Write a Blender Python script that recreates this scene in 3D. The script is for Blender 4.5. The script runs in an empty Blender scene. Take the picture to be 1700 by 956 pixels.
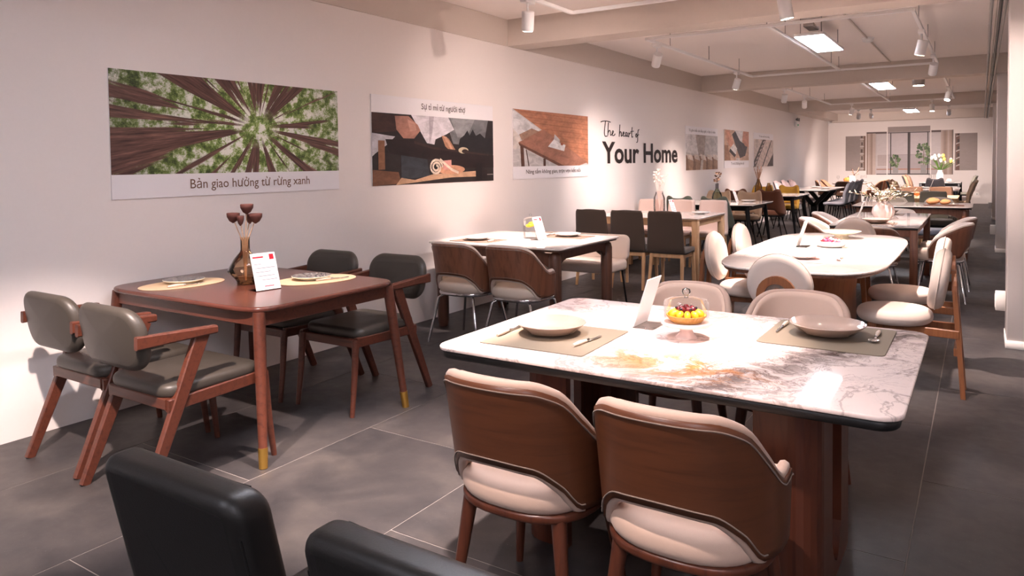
import bpy, math, random
from mathutils import Vector, Matrix
random.seed(7)
S = bpy.context.scene
C = bpy.context.collection
PI = math.pi

# ------------------------------------------------------------------ camera
F_PX, PCX, PCY = 1207.0, 850.0, 315.0
cam_d = bpy.data.cameras.new('camera'); cam = bpy.data.objects.new('camera', cam_d); C.objects.link(cam)
cam_d.sensor_width = 36.0
cam_d.lens = 36.0 * F_PX / 1700.0
cam_d.shift_y = -(478.0 - PCY) / 1700.0
cam_d.clip_start = 0.02; cam_d.clip_end = 200
_d1 = Vector((780, -53, F_PX)).normalized()
_d2 = Vector((-1870, -19, F_PX)); _d2 = (_d2 - _d1 * _d2.dot(_d1)).normalized()
_X = -_d2; _Z = _X.cross(_d1)
# rows = world axes written in camera axes (x right, y down, z forward)
right = Vector((_X.x, _d1.x, _Z.x)); down = Vector((_X.y, _d1.y, _Z.y)); fwd = Vector((_X.z, _d1.z, _Z.z))
Mc = Matrix((right, -down, -fwd)).transposed().to_4x4()
Mc.translation = Vector((0, 0, 1.42))
cam.matrix_world = Mc
S.camera = cam

# ------------------------------------------------------------------ world, exposure
w = bpy.data.worlds.new('world'); S.world = w; w.use_nodes = True
w.node_tree.nodes['Background'].inputs[0].default_value = (0.75, 0.80, 0.90, 1)
w.node_tree.nodes['Background'].inputs[1].default_value = 0.15
vs = S.view_settings
vs.view_transform = 'Standard'; vs.look = 'None'; vs.gamma = 1.0; vs.use_curve_mapping = False
vs.exposure = 0.55
SPOT_W = 260.0          # one track spotlight
PANEL_W = 34.0         # one ceiling LED panel
WARM = (1.0, 0.80, 0.73)
COOL = (0.88, 0.90, 1.0)

# ------------------------------------------------------------------ materials
MATS = {}
def lin(c):
    f = lambda v: v / 12.92 if v <= 0.04045 else ((v + 0.055) / 1.055) ** 2.4
    return (f(c[0] / 255.), f(c[1] / 255.), f(c[2] / 255.), 1.0)
class NT:
    def __init__(s, name):
        m = bpy.data.materials.new(name); m.use_nodes = True
        s.m = m; s.t = m.node_tree; s.n = s.t.nodes; s.b = s.n['Principled BSDF']; s.out = s.n['Material Output']
        MATS[name] = m
    def new(s, typ, **kw):
        n = s.n.new(typ)
        for k, v in kw.items(): setattr(n, k, v)
        return n
    def link(s, a, b): s.t.links.new(a, b)
    def coord(s, scale=(1, 1, 1), out='Object', loc=(0, 0, 0), rot=(0, 0, 0)):
        tc = s.new('ShaderNodeTexCoord'); mp = s.new('ShaderNodeMapping')
        mp.inputs['Scale'].default_value = scale; mp.inputs['Location'].default_value = loc; mp.inputs['Rotation'].default_value = rot
        s.link(tc.outputs[out], mp.inputs['Vector']); return mp.outputs['Vector']
    def noise(s, vec, scale, detail=4, rough=0.55, dist=0.0):
        n = s.new('ShaderNodeTexNoise'); s.link(vec, n.inputs['Vector'])
        n.inputs['Scale'].default_value = scale; n.inputs['Detail'].default_value = detail
        n.inputs['Roughness'].default_value = rough; n.inputs['Distortion'].default_value = dist
        return n.outputs['Fac']
    def ramp(s, fac, stops, interp='LINEAR'):
        r = s.new('ShaderNodeValToRGB'); r.color_ramp.interpolation = interp
        e = r.color_ramp.elements
        while len(e) < len(stops): e.new(0.5)
        for el, (p, c) in zip(e, stops): el.position = p; el.color = c
        s.link(fac, r.inputs['Fac']); return r.outputs['Color']
    def math(s, op, a, b=None, clamp=False):
        n = s.new('ShaderNodeMath', operation=op, use_clamp=clamp)
        for i, v in enumerate((a, b)):
            if v is None: continue
            if isinstance(v, (int, float)): n.inputs[i].default_value = v
            else: s.link(v, n.inputs[i])
        return n.outputs[0]
    def mix(s, fac, a, b):
        n = s.new('ShaderNodeMix', data_type='RGBA')
        if isinstance(fac, (int, float)): n.inputs['Factor'].default_value = fac
        else: s.link(fac, n.inputs['Factor'])
        for nm, v in (('A', a), ('B', b)):
            sk = [i for i in n.inputs if i.name == nm and i.type == 'RGBA'][0]
            if isinstance(v, tuple): sk.default_value = v
            else: s.link(v, sk)
        return [o for o in n.outputs if o.type == 'RGBA'][0]
    def color(s, c):
        if isinstance(c, tuple): s.b.inputs['Base Color'].default_value = c
        else: s.link(c, s.b.inputs['Base Color'])
    def bump(s, h, strength=0.2, dist=0.01):
        b = s.new('ShaderNodeBump'); b.inputs['Strength'].default_value = strength; b.inputs['Distance'].default_value = dist
        s.link(h, b.inputs['Height']); s.link(b.outputs['Normal'], s.b.inputs['Normal'])
    def setv(s, rough=None, metal=None, spec=None, coat=None):
        if rough is not None: s.b.inputs['Roughness'].default_value = rough
        if metal is not None: s.b.inputs['Metallic'].default_value = metal
        if spec is not None: s.b.inputs['Specular IOR Level'].default_value = spec
        if coat is not None: s.b.inputs['Coat Weight'].default_value = coat; s.b.inputs['Coat Roughness'].default_value = 0.12

def plain(name, c, rough=0.5, metal=0.0, spec=0.5, var=0.06, scale=30, bump=0.0, coat=None):
    k = NT(name); c1 = lin(c); c2 = tuple(v * (1 - var) for v in c1[:3]) + (1,)
    n = k.noise(k.coord(), scale, 3)
    k.color(k.mix(n, c2, c1)); k.setv(rough, metal, spec, coat)
    if bump: k.bump(n, bump, 0.002)
    return k.m
def fabric(name, c, rough=0.9, var=0.10):
    k = NT(name); c1 = lin(c); c2 = tuple(v * (1 - var) for v in c1[:3]) + (1,)
    v = k.coord(); n1 = k.noise(v, 420, 2); n2 = k.noise(v, 9, 3)
    f = k.math('ADD', k.math('MULTIPLY', n1, 0.6), k.math('MULTIPLY', n2, 0.4))
    k.color(k.mix(f, c2, c1)); k.setv(rough, 0, 0.25); k.b.inputs['Sheen Weight'].default_value = 0.15
    k.bump(n1, 0.25, 0.001); return k.m
def leather(name, c, rough=0.42):
    k = NT(name); c1 = lin(c); c2 = tuple(v * 0.82 for v in c1[:3]) + (1,)
    v = k.coord(); n1 = k.noise(v, 260, 4); n2 = k.noise(v, 6, 3)
    k.color(k.mix(n2, c2, c1)); k.setv(rough, 0, 0.45); k.bump(n1, 0.22, 0.0012); return k.m
def wood(name, ca, cb, axis=(2, 30, 30), rough=0.38, spec=0.5):
    k = NT(name); v = k.coord(axis)
    n = k.noise(v, 1.6, 6, 0.6, 0.6); n2 = k.noise(k.coord(), 3, 2)
    col = k.ramp(n, [(0.25, lin(cb)), (0.5, lin(ca)), (0.75, tuple(x * 1.12 for x in lin(ca)[:3]) + (1,))])
    k.color(k.mix(k.math('MULTIPLY', n2, 0.35), col, lin(cb))); k.setv(rough, 0, spec); k.bump(n, 0.08, 0.001)
    return k.m
def glass(name, tint=(1, 1, 1), refl=1.0):
    k = NT(name); k.n.remove(k.b)
    tr = k.new('ShaderNodeBsdfTransparent'); tr.inputs[0].default_value = tint + (1,)
    gl = k.new('ShaderNodeBsdfGlossy'); gl.inputs['Roughness'].default_value = 0.04
    fr = k.new('ShaderNodeFresnel'); fr.inputs[0].default_value = 1.4
    mx = k.new('ShaderNodeMixShader'); k.link(k.math('MULTIPLY', fr.outputs[0], refl, True), mx.inputs[0])
    k.link(tr.outputs[0], mx.inputs[1]); k.link(gl.outputs[0], mx.inputs[2]); k.link(mx.outputs[0], k.out.inputs[0])
    return k.m
def emis(name, c, strength):
    k = NT(name); k.color(tuple(c) + (1,)); k.b.inputs['Emission Color'].default_value = tuple(c) + (1,)
    k.b.inputs['Emission Strength'].default_value = strength; return k.m
def ink(name, c, rough=0.55):
    k = NT(name); k.color(lin(c)); k.setv(rough, 0, 0.3); return k.m

plain('wall_paint', (236, 228, 224), 0.85, spec=0.2, var=0.03, scale=60, bump=0.05)
plain('ceiling_paint', (240, 230, 224), 0.9, spec=0.15, var=0.03, scale=40, bump=0.05)
plain('beam_paint', (206, 194, 185), 0.9, spec=0.15, var=0.04, scale=40, bump=0.05)
plain('column_paint', (232, 224, 220), 0.8, spec=0.2, var=0.03, scale=40)
plain('white_plastic', (238, 235, 232), 0.45, var=0.02)
plain('white_metal', (236, 232, 230), 0.4, var=0.02)
plain('grey_metal', (150, 145, 142), 0.4, 0.4, var=0.05)
plain('dark_metal', (28, 26, 26), 0.4, 0.5, var=0.08)
plain('chrome', (215, 215, 218), 0.12, 1.0, var=0.02)
plain('steel', (200, 196, 192), 0.2, 1.0, var=0.02)
plain('gold', (205, 160, 80), 0.3, 0.9, var=0.06)
plain('black_edge', (14, 13, 13), 0.45, var=0.05)
plain('grout', (138, 130, 125), 0.9, var=0.1)
plain('board_white', (236, 232, 234), 0.6, var=0.015)
plain('ceramic_white', (246, 243, 240), 0.18, var=0.02, coat=0.4)
plain('ceramic_taupe', (190, 164, 150), 0.16, var=0.03, coat=0.5)
plain('ceramic_pink', (238, 216, 208), 0.2, var=0.03, coat=0.4)
plain('ceramic_cream', (240, 232, 206), 0.2, var=0.03, coat=0.4)
plain('handle_ivory', (226, 205, 188), 0.3, var=0.04)
plain('card_white', (248, 246, 246), 0.5, var=0.01)
plain('mat_olive', (134, 120, 102), 0.7, var=0.05, scale=300, bump=0.05)
plain('mat_taupe', (138, 116, 102), 0.7, var=0.06, scale=300, bump=0.05)
plain('mat_straw', (226, 196, 160), 0.85, var=0.16, scale=160, bump=0.3)
plain('crust', (222, 166, 84), 0.6, var=0.2, scale=60, bump=0.2)
plain('mango', (250, 200, 40), 0.35, var=0.1)
plain('grape', (128, 34, 38), 0.2, var=0.25, coat=0.4)
plain('berry_dark', (40, 22, 40), 0.35, var=0.2)
plain('berry_pink', (206, 60, 96), 0.4, var=0.25)
plain('cream', (248, 238, 210), 0.4, var=0.04)
plain('pod_brown', (92, 48, 40), 0.75, var=0.3, scale=40, bump=0.4)
plain('stem_tan', (196, 160, 132), 0.7, var=0.1)
plain('dry_white', (244, 226, 214), 0.8, var=0.08)
plain('dry_brown', (110, 80, 62), 0.85, var=0.3)
plain('olive_leaf', (176, 172, 140), 0.6, var=0.2)
plain('green_leaf', (92, 128, 52), 0.5, var=0.2)
plain('tulip_white', (250, 246, 226), 0.5, var=0.05)
plain('tulip_yellow', (246, 214, 110), 0.5, var=0.08)
plain('bread', (206, 148, 98), 0.8, var=0.25, scale=30, bump=0.3)
plain('pumpkin', (232, 140, 66), 0.5, var=0.15)
plain('lemon', (250, 206, 40), 0.4, var=0.08)
plain('napkin_pink', (236, 206, 200), 0.8, var=0.05)
ink('print_red', (196, 34, 48)); ink('print_text', (70, 52, 46)); ink('print_brown', (120, 92, 74))
ink('print_grey', (150, 146, 150)); ink('lettering', (38, 28, 26)); ink('led_green', (60, 190, 120))
fabric('fabric_beige', (214, 184, 165)); fabric('fabric_trim', (188, 160, 144)); fabric('fabric_sand', (206, 188, 172)); fabric('fabric_cream', (228, 211, 199))
fabric('fabric_pink', (226, 200, 188)); fabric('fabric_umber', (84, 72, 64)); fabric('fabric_green', (88, 92, 80))
fabric('fabric_tan', (196, 168, 142)); fabric('fabric_brown', (122, 76, 56)); fabric('fabric_mustard', (190, 146, 58))
fabric('fabric_grey', (152, 150, 157)); fabric('fabric_rose', (222, 196, 194)); fabric('fabric_olive_grey', (150, 146, 132))
fabric('fabric_stone', (150, 142, 132)); fabric('fabric_charcoal', (62, 58, 60)); fabric('fabric_caramel', (206, 160, 128))
fabric('fabric_terracotta', (196, 136, 108)); fabric('fabric_bluegrey', (120, 124, 136))
fabric('stitching', (136, 118, 106))
leather('leather_olive', (68, 62, 56)); leather('leather_black', (17, 15, 14), 0.45)
wood('wood_red', (94, 50, 36), (62, 32, 24)); wood('wood_red_top', (94, 52, 42), (68, 36, 30), (3, 24, 24), 0.24)
wood('wood_shell', (96, 56, 35), (72, 41, 27), (2, 2, 22), 0.34)
wood('wood_walnut', (100, 66, 52), (66, 42, 34), (24, 24, 2)); wood('wood_mahogany', (92, 49, 33), (60, 31, 23), (24, 24, 2), 0.3)
wood('wood_ash', (218, 178, 136), (190, 146, 106), (24, 24, 2), 0.5); wood('wood_teak', (150, 94, 58), (112, 66, 42), (24, 24, 2), 0.4)
wood('wood_brown', (128, 82, 60), (92, 56, 42), (24, 24, 2), 0.4)
glass('glass_clear', (0.97, 0.97, 0.97), 0.5); glass('glass_amber', (0.84, 0.70, 0.56)); glass('glass_green', (0.62, 0.68, 0.58))
glass('glass_knob', (0.92, 0.93, 0.93), 4.0); glass('glass_pink', (0.96, 0.91, 0.90)); glass('glass_brown', (0.62, 0.5, 0.32)); glass('acrylic', (0.98, 0.98, 0.98))
emis('lamp_lens', (1.0, 0.90, 0.80), 25.0); emis('panel_glow', (0.90, 0.89, 1.0), 34.0)

def make_floor_tile():
    k = NT('floor_tile'); tc = k.new('ShaderNodeTexCoord'); oi = k.new('ShaderNodeObjectInfo')
    ad = k.new('ShaderNodeVectorMath', operation='ADD'); k.link(tc.outputs['Object'], ad.inputs[0])
    sc = k.new('ShaderNodeVectorMath', operation='SCALE'); cb = k.new('ShaderNodeCombineXYZ')
    k.link(oi.outputs['Random'], cb.inputs[0]); k.link(oi.outputs['Random'], cb.inputs[1])
    k.link(cb.outputs[0], sc.inputs[0]); sc.inputs['Scale'].default_value = 37.0
    k.link(sc.outputs[0], ad.inputs[1]); v = ad.outputs[0]
    n1 = k.noise(v, 2.2, 6, 0.6, 0.4); n2 = k.noise(v, 120, 3, 0.6); n3 = k.noise(v, 14, 4)
    base = k.ramp(n1, [(0.3, lin((45, 43, 45))), (0.5, lin((61, 57, 57))), (0.72, lin((80, 74, 71)))])
    sp = k.ramp(n2, [(0.66, (0, 0, 0, 1)), (0.74, (1, 1, 1, 1))])
    pit = k.ramp(n3, [(0.28, (1, 1, 1, 1)), (0.34, (0, 0, 0, 1))])
    c = k.mix(k.math('MULTIPLY', sp, 0.22), base, lin((170, 160, 155)))
    c = k.mix(k.math('MULTIPLY', pit, 0.25), c, lin((56, 52, 53)))
    k.color(c); k.setv(None, 0, 0.4)
    r = k.new('ShaderNodeMapRange'); r.inputs[3].default_value = 0.38; r.inputs[4].default_value = 0.6
    k.link(n3, r.inputs[0]); k.link(r.outputs[0], k.b.inputs['Roughness']); k.bump(n2, 0.06, 0.001)
make_floor_tile()

def make_marble(name, base, vein, warm=None, band=True, wamt=1.0):
    k = NT(name); v = k.coord()
    nz = k.new('ShaderNodeTexNoise'); k.link(v, nz.inputs['Vector']); nz.inputs['Scale'].default_value = 2.4; nz.inputs['Detail'].default_value = 6
    off = k.new('ShaderNodeVectorMath', operation='SCALE'); k.link(nz.outputs['Color'], off.inputs[0]); off.inputs['Scale'].default_value = 0.55
    ad = k.new('ShaderNodeVectorMath', operation='ADD'); k.link(v, ad.inputs[0]); k.link(off.outputs[0], ad.inputs[1])
    vv = ad.outputs[0]
    a = k.noise(vv, 2.0, 8, 0.62, 0.9)
    ridge = k.math('ABSOLUTE', k.math('SUBTRACT', a, 0.5))
    thin = k.ramp(ridge, [(0.0, (1, 1, 1, 1)), (0.022, (0, 0, 0, 1))])
    fine = k.noise(vv, 7.0, 6, 0.7, 1.5)
    fr = k.ramp(k.math('ABSOLUTE', k.math('SUBTRACT', fine, 0.5)), [(0.0, (1, 1, 1, 1)), (0.03, (0, 0, 0, 1))])
    soft = k.noise(v, 1.3, 3)
    c = k.mix(k.ramp(soft, [(0.35, (0, 0, 0, 1)), (0.7, (0.55, 0.55, 0.55, 1))]), lin(base), tuple(x * 0.86 for x in lin(base)[:3]) + (1,))
    c = k.mix(k.math('MULTIPLY', thin, 0.45), c, lin(vein))
    if band:
        # one broad smoky vein running diagonally across the slab, with fine crackle inside
        sx = k.new('ShaderNodeSeparateXYZ'); k.link(v, sx.inputs[0])
        wob = k.math('MULTIPLY', k.math('SUBTRACT', k.noise(v, 3.2, 7, 0.62, 0.5), 0.5), 0.24)
        d = k.math('ADD', k.math('SUBTRACT', k.math('MULTIPLY', sx.outputs[0], 0.922), k.math('MULTIPLY', sx.outputs[1], 0.387)), wob)
        d = k.math('ABSOLUTE', k.math('SUBTRACT', d, 0.45))
        bm = k.ramp(d, [(0.0, (1, 1, 1, 1)), (0.045, (0.75, 0.75, 0.75, 1)), (0.10, (0.0, 0.0, 0.0, 1))])
        near = k.ramp(d, [(0.05, (1, 1, 1, 1)), (0.36, (0, 0, 0, 1))])
        c = k.mix(k.math('MULTIPLY', k.math('MULTIPLY', fr, near), 0.65), c, lin(vein))
        tex = k.ramp(fine, [(0.36, (0.25, 0.25, 0.25, 1)), (0.62, (1, 1, 1, 1))])
        c = k.mix(k.math('MULTIPLY', k.math('MULTIPLY', bm, tex), 1.0), c, lin(vein))
    if warm:
        sp = k.new('ShaderNodeSeparateXYZ'); k.link(v, sp.inputs[0])
        dx = k.math('SUBTRACT', sp.outputs[0], 0.10); dy = k.math('SUBTRACT', sp.outputs[1], -0.36)
        r2 = k.math('ADD', k.math('MULTIPLY', k.math('MULTIPLY', dx, dx), 2.2), k.math('MULTIPLY', k.math('MULTIPLY', dy, dy), 7.0))
        reg = k.ramp(r2, [(0.04, (1, 1, 1, 1)), (0.30, (0, 0, 0, 1))])
        pt = k.ramp(k.noise(vv, 3.6, 5, 0.6, 1.2), [(0.46, (0, 0, 0, 1)), (0.53, (1, 1, 1, 1))])
        c = k.mix(k.math('MULTIPLY', k.math('MULTIPLY', reg, pt), 0.85 * wamt), c, lin(warm))
        c = k.mix(k.math('MULTIPLY', k.math('MULTIPLY', reg, fr), 0.7), c, lin((128, 84, 66)))
    k.color(c); k.setv(0.035, 0, 0.5)
make_marble('marble_bold', (236, 218, 211), (72, 56, 53), (192, 118, 50))
make_marble('marble_soft', (240, 230, 224), (196, 172, 160), None, False)
make_marble('marble_plain', (232, 222, 216), (206, 192, 184), None, False)
make_marble('marble_grey', (206, 196, 190), (170, 158, 152), None, False)

# ------------------------------------------------------------------ mesh helpers
def rrect(wx, wy, r, n=5, cx=0, cy=0):
    pts = []
    for sx, sy, a0 in ((1, 1, 0), (-1, 1, 90), (-1, -1, 180), (1, -1, 270)):
        for i in range(n + 1):
            a = math.radians(a0 + 90.0 * i / n)
            pts.append((cx + sx * (wx / 2 - r) + r * math.cos(a), cy + sy * (wy / 2 - r) + r * math.sin(a)))
    return pts
def superel(a, b, e=2.0, n=40, cx=0, cy=0):
    pts = []
    for i in range(n):
        t = 2 * PI * i / n; c, s_ = math.cos(t), math.sin(t)
        pts.append((cx + a * math.copysign(abs(c) ** (2 / e), c), cy + b * math.copysign(abs(s_) ** (2 / e), s_)))
    return pts
def inset(pts, d):
    n = len(pts); out = []
    for i in range(n):
        p0, p1, p2 = Vector(pts[i - 1]), Vector(pts[i]), Vector(pts[(i + 1) % n])
        e1 = (p1 - p0); e2 = (p2 - p1)
        e1 = e1.normalized() if e1.length > 1e-9 else Vector((1, 0)); e2 = e2.normalized() if e2.length > 1e-9 else e1
        n1 = Vector((-e1.y, e1.x)); n2 = Vector((-e2.y, e2.x)); m = (n1 + n2)
        m = m / max(m.length_squared, 0.6) * 2 if m.length > 1e-6 else n1
        out.append(tuple(p1 + m * d))
    return out
def smooth(a, b, x):
    t = min(1, max(0, (x - a) / (b - a))); return t * t * (3 - 2 * t)
def lerp_pts(pts, x):
    # smooth curve through the points (finite-difference Hermite)
    if x <= pts[0][0]: return pts[0][1]
    n = len(pts)
    def tan(i):
        if i == 0 or i == n - 1: return 0.0 if i == 0 else (pts[i][1] - pts[i - 1][1]) / (pts[i][0] - pts[i - 1][0])
        a = (pts[i][1] - pts[i - 1][1]) / (pts[i][0] - pts[i - 1][0]); b = (pts[i + 1][1] - pts[i][1]) / (pts[i + 1][0] - pts[i][0])
        return 0.0 if a * b <= 0 else 2 * a * b / (a + b)
    for i in range(n - 1):
        (x0, y0), (x1, y1) = pts[i], pts[i + 1]
        if x <= x1:
            h = x1 - x0; t = (x - x0) / h; t2, t3 = t * t, t * t * t
            return y0 * (2 * t3 - 3 * t2 + 1) + tan(i) * h * (t3 - 2 * t2 + t) + y1 * (3 * t2 - 2 * t3) + tan(i + 1) * h * (t3 - t2)
    return pts[-1][1]
def catmull(pts, n):
    P = [Vector(p) for p in pts]; P = [P[0] * 2 - P[1]] + P + [P[-1] * 2 - P[-2]]; out = []
    for i in range(1, len(P) - 2):
        for j in range(n):
            t = j / n; a, b, c, d = P[i - 1], P[i], P[i + 1], P[i + 2]
            out.append(0.5 * ((2 * b) + (c - a) * t + (2 * a - 5 * b + 4 * c - d) * t * t + (3 * b - a - 3 * c + d) * t ** 3))
    out.append(P[-2]); return out

class MB:
    def __init__(s): s.v = []; s.f = []; s.sm = []; s.mi = []; s.cur = 0
    def add(s, vs_, fs, sm=True):
        o = len(s.v); s.v += [tuple(v) for v in vs_]
        for f in fs: s.f.append(tuple(i + o for i in f)); s.sm.append(sm); s.mi.append(s.cur)
        return s
    def box(s, x0, x1, y0, y1, z0, z1, bev=0.0):
        if bev <= 0:
            vs_ = [(x, y, z) for z in (z0, z1) for y in (y0, y1) for x in (x0, x1)]
            return s.add(vs_, [(0, 2, 3, 1), (4, 5, 7, 6), (0, 1, 5, 4), (2, 6, 7, 3), (0, 4, 6, 2), (1, 3, 7, 5)], False)
        return s.slab(rrect(x1 - x0, y1 - y0, bev, 2, (x0 + x1) / 2, (y0 + y1) / 2), z0, z1, bev * 0.7, 1)
    def slab(s, outline, z0, z1, bev=0.003, seg=2, dome=0.0):
        rings = []
        def ring(d, z): rings.append([(x, y, z) for x, y in (inset(outline, d) if d > 0 else outline)])
        for i in range(seg + 1):
            a = PI / 2 * i / seg; ring(bev * (1 - math.sin(a)), z0 + bev * (1 - math.cos(a)))
        for i in range(seg + 1):
            a = PI / 2 * i / seg; ring(bev * (1 - math.cos(a)), z1 - bev + bev * math.sin(a))
        n = len(outline); vs_ = [p for r in rings for p in r]; fs = []
        for k in range(len(rings) - 1):
            for i in range(n):
                j = (i + 1) % n; fs.append((k * n + i, k * n + j, (k + 1) * n + j, (k + 1) * n + i))
        s.add(vs_, fs, True)
        s.add(rings[0], [tuple(reversed(range(n)))], False)
        if dome > 0:
            cx = sum(p[0] for p in outline) / n; cy = sum(p[1] for p in outline) / n
            top = rings[-1]; R = [top]
            for t in (0.75, 0.5, 0.25): R.append([(cx + (x - cx) * t, cy + (y - cy) * t, z + dome * (1 - t * t)) for x, y, z in top])
            vs_ = [p for r in R for p in r] + [(cx, cy, z1 + dome)]; fs = []
            for k in range(3):
                for i in range(n):
                    j = (i + 1) % n; fs.append((k * n + i, k * n + j, (k + 1) * n + j, (k + 1) * n + i))
            for i in range(n): fs.append((3 * n + i, 3 * n + (i + 1) % n, 4 * n))
            s.add(vs_, fs, True)
        else: s.add(rings[-1], [tuple(range(n))], False)
        return s
    def lathe(s, prof, n=24, c=(0, 0, 0), sx=1, sy=1, flute=None, cap=(True, True)):
        vs_ = []; fs = []
        for r, z in prof:
            for i in range(n):
                a = 2 * PI * i / n; rr = r * (1 + (flute[1] * math.cos(flute[0] * a) if flute else 0))
                vs_.append((c[0] + rr * math.cos(a) * sx, c[1] + rr * math.sin(a) * sy, c[2] + z))
        for k in range(len(prof) - 1):
            for i in range(n):
                j = (i + 1) % n; fs.append((k * n + i, k * n + j, (k + 1) * n + j, (k + 1) * n + i))
        o = (len(prof) - 1) * n
        s.add(vs_, fs, True)
        if prof[0][0] > 1e-4 and cap[0]: s.add(vs_[:n], [tuple(reversed(range(n)))], False)
        if prof[-1][0] > 1e-4 and cap[1]: s.add(vs_[o:], [tuple(range(n))], False)
        return s
    def tube(s, pts, rad, n=8, caps=True):
        P = [Vector(p) for p in pts]; m = len(P)
        if not isinstance(rad, (list, tuple)): rad = [rad] * m
        T = []
        for i in range(m):
            t = P[min(i + 1, m - 1)] - P[max(i - 1, 0)]; T.append(t.normalized() if t.length > 1e-9 else Vector((0, 0, 1)))
        up = Vector((0, 0, 1)) if abs(T[0].z) < 0.9 else Vector((1, 0, 0))
        N = (up - T[0] * up.dot(T[0])).normalized(); vs_ = []
        for i in range(m):
            N = N - T[i] * N.dot(T[i]); N = N.normalized() if N.length > 1e-6 else Vector((1, 0, 0)); B = T[i].cross(N)
            for k in range(n):
                a = 2 * PI * k / n; vs_.append(P[i] + (N * math.cos(a) + B * math.sin(a)) * rad[i])
        fs = []
        for i in range(m - 1):
            for k in range(n):
                j = (k + 1) % n; fs.append((i * n + k, i * n + j, (i + 1) * n + j, (i + 1) * n + k))
        s.add(vs_, fs, True)
        if caps:
            s.add(vs_[:n], [tuple(reversed(range(n)))], False); s.add(vs_[-n:], [tuple(range(n))], False)
        return s
    def bar(s, a, b, wa, ta, wb=None, tb=None, side=(1, 0, 0), bev=0.15):
        """rectangular bar from a to b; width along 'side', thickness across; chamfered edges"""
        wb = wb or wa; tb = tb or ta
        A, B = Vector(a), Vector(b); t = (B - A).normalized(); sd = Vector(side); sd = (sd - t * sd.dot(t)).normalized(); u = t.cross(sd); vs_ = []
        for P, w_, h in ((A, wa, ta), (B, wb, tb)):
            q = min(w_, h) * bev
            for x, y in ((w_/2 - q, h/2), (-w_/2 + q, h/2), (-w_/2, h/2 - q), (-w_/2, -h/2 + q), (-w_/2 + q, -h/2), (w_/2 - q, -h/2), (w_/2, -h/2 + q), (w_/2, h/2 - q)):
                vs_.append(P + sd * x + u * y)
        fs = [(i, (i + 1) % 8, 8 + (i + 1) % 8, 8 + i) for i in range(8)] + [tuple(reversed(range(8))), tuple(range(8, 16))]
        return s.add(vs_, fs, False)
    def shell(s, fn, nu, nv, th, inward=None):
        """closed thick sheet from fn(u,v), u,v in 0..1; thickness th to the normal side du x dv"""
        P = [[Vector(fn(i / nu, j / nv)) for j in range(nv + 1)] for i in range(nu + 1)]
        Q = []
        for i in range(nu + 1):
            row = []
            for j in range(nv + 1):
                du = P[min(i + 1, nu)][j] - P[max(i - 1, 0)][j]; dv = P[i][min(j + 1, nv)] - P[i][max(j - 1, 0)]
                nn = du.cross(dv); nn = nn.normalized() if nn.length > 1e-12 else Vector((0, 0, 1))
                row.append(P[i][j] + nn * th)
            Q.append(row)
        k = nv + 1; vs_ = [p for r in P for p in r] + [p for r in Q for p in r]; o = (nu + 1) * k; fs = []
        for i in range(nu):
            for j in range(nv):
                a, b, c, d = i * k + j, (i + 1) * k + j, (i + 1) * k + j + 1, i * k + j + 1
                fs.append((d, c, b, a)); fs.append((a + o, b + o, c + o, d + o))
        for i in range(nu):
            a, b = i * k, (i + 1) * k; fs.append((a, b, b + o, a + o))
            a, b = i * k + nv, (i + 1) * k + nv; fs.append((b, a, a + o, b + o))
        for j in range(nv):
            a, b = j, j + 1; fs.append((b, a, a + o, b + o))
            a, b = nu * k + j, nu * k + j + 1; fs.append((a, b, b + o, a + o))
        return s.add(vs_, fs, True)
    def ball(s, c, rx, ry=None, rz=None, n=10, m=7):
        ry = ry or rx; rz = rz or rx; prof = [(math.sin(PI * k / m), -math.cos(PI * k / m)) for k in range(m + 1)]
        vs_ = []; fs = []
        for r, z in prof:
            for i in range(n):
                a = 2 * PI * i / n; vs_.append((c[0] + rx * r * math.cos(a), c[1] + ry * r * math.sin(a), c[2] + rz * z))
        for k in range(m):
            for i in range(n):
                j = (i + 1) % n; fs.append((k * n + i, k * n + j, (k + 1) * n + j, (k + 1) * n + i))
        return s.add(vs_, fs, True)
    def xf(s, M): s.v = [tuple(M @ Vector(v)) for v in s.v]; return s
    def deform(s, fn): s.v = [tuple(fn(*v)) for v in s.v]; return s
    def mesh(s, name, mats):
        me = bpy.data.meshes.new(name); me.from_pydata(s.v, [], s.f)
        me.polygons.foreach_set('use_smooth', s.sm); me.polygons.foreach_set('material_index', s.mi)
        for m in (mats if isinstance(mats, (list, tuple)) else [mats]): me.materials.append(MATS[m])
        me.validate(); me.update(); return me
    def build(s, name, mat, parent=None, label=None):
        o = bpy.data.objects.new(name, s.mesh(name, mat)); C.objects.link(o)
        if parent: o.parent = parent
        if label: o['label'] = label
        return o

def tag(o, label=None, cat=None, group=None, kind=None):
    if label: o['label'] = label
    if cat: o['category'] = cat
    if group: o['group'] = group
    if kind: o['kind'] = kind
    return o
def thing(name, label, cat, loc=(0, 0, 0), rz=0, group=None):
    o = bpy.data.objects.new(name, None); C.objects.link(o); o.location = loc; o.rotation_euler = (0, 0, rz)
    o.empty_display_size = 0.1
    return tag(o, label, cat, group)
def copy_tree(o, parent=None):
    c = o.copy(); C.objects.link(c)
    if parent: c.parent = parent
    for ch in list(o.children): copy_tree(ch, c)
    return c
def place(proto, loc, rz, label, group=None):
    """first use places the prototype itself, later uses copy it"""
    if proto.get('used'): o = copy_tree(proto)
    else: o = proto; o['used'] = 1
    o.location = loc; o.rotation_euler = (0, 0, rz); o['label'] = label
    if group: o['group'] = group
    return o
def one(name, mb, mat, label, cat, group=None, loc=None, rz=0):
    o = mb.build(name, mat); tag(o, label, cat, group)
    if loc: o.location = loc; o.rotation_euler = (0, 0, rz)
    return o
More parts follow.
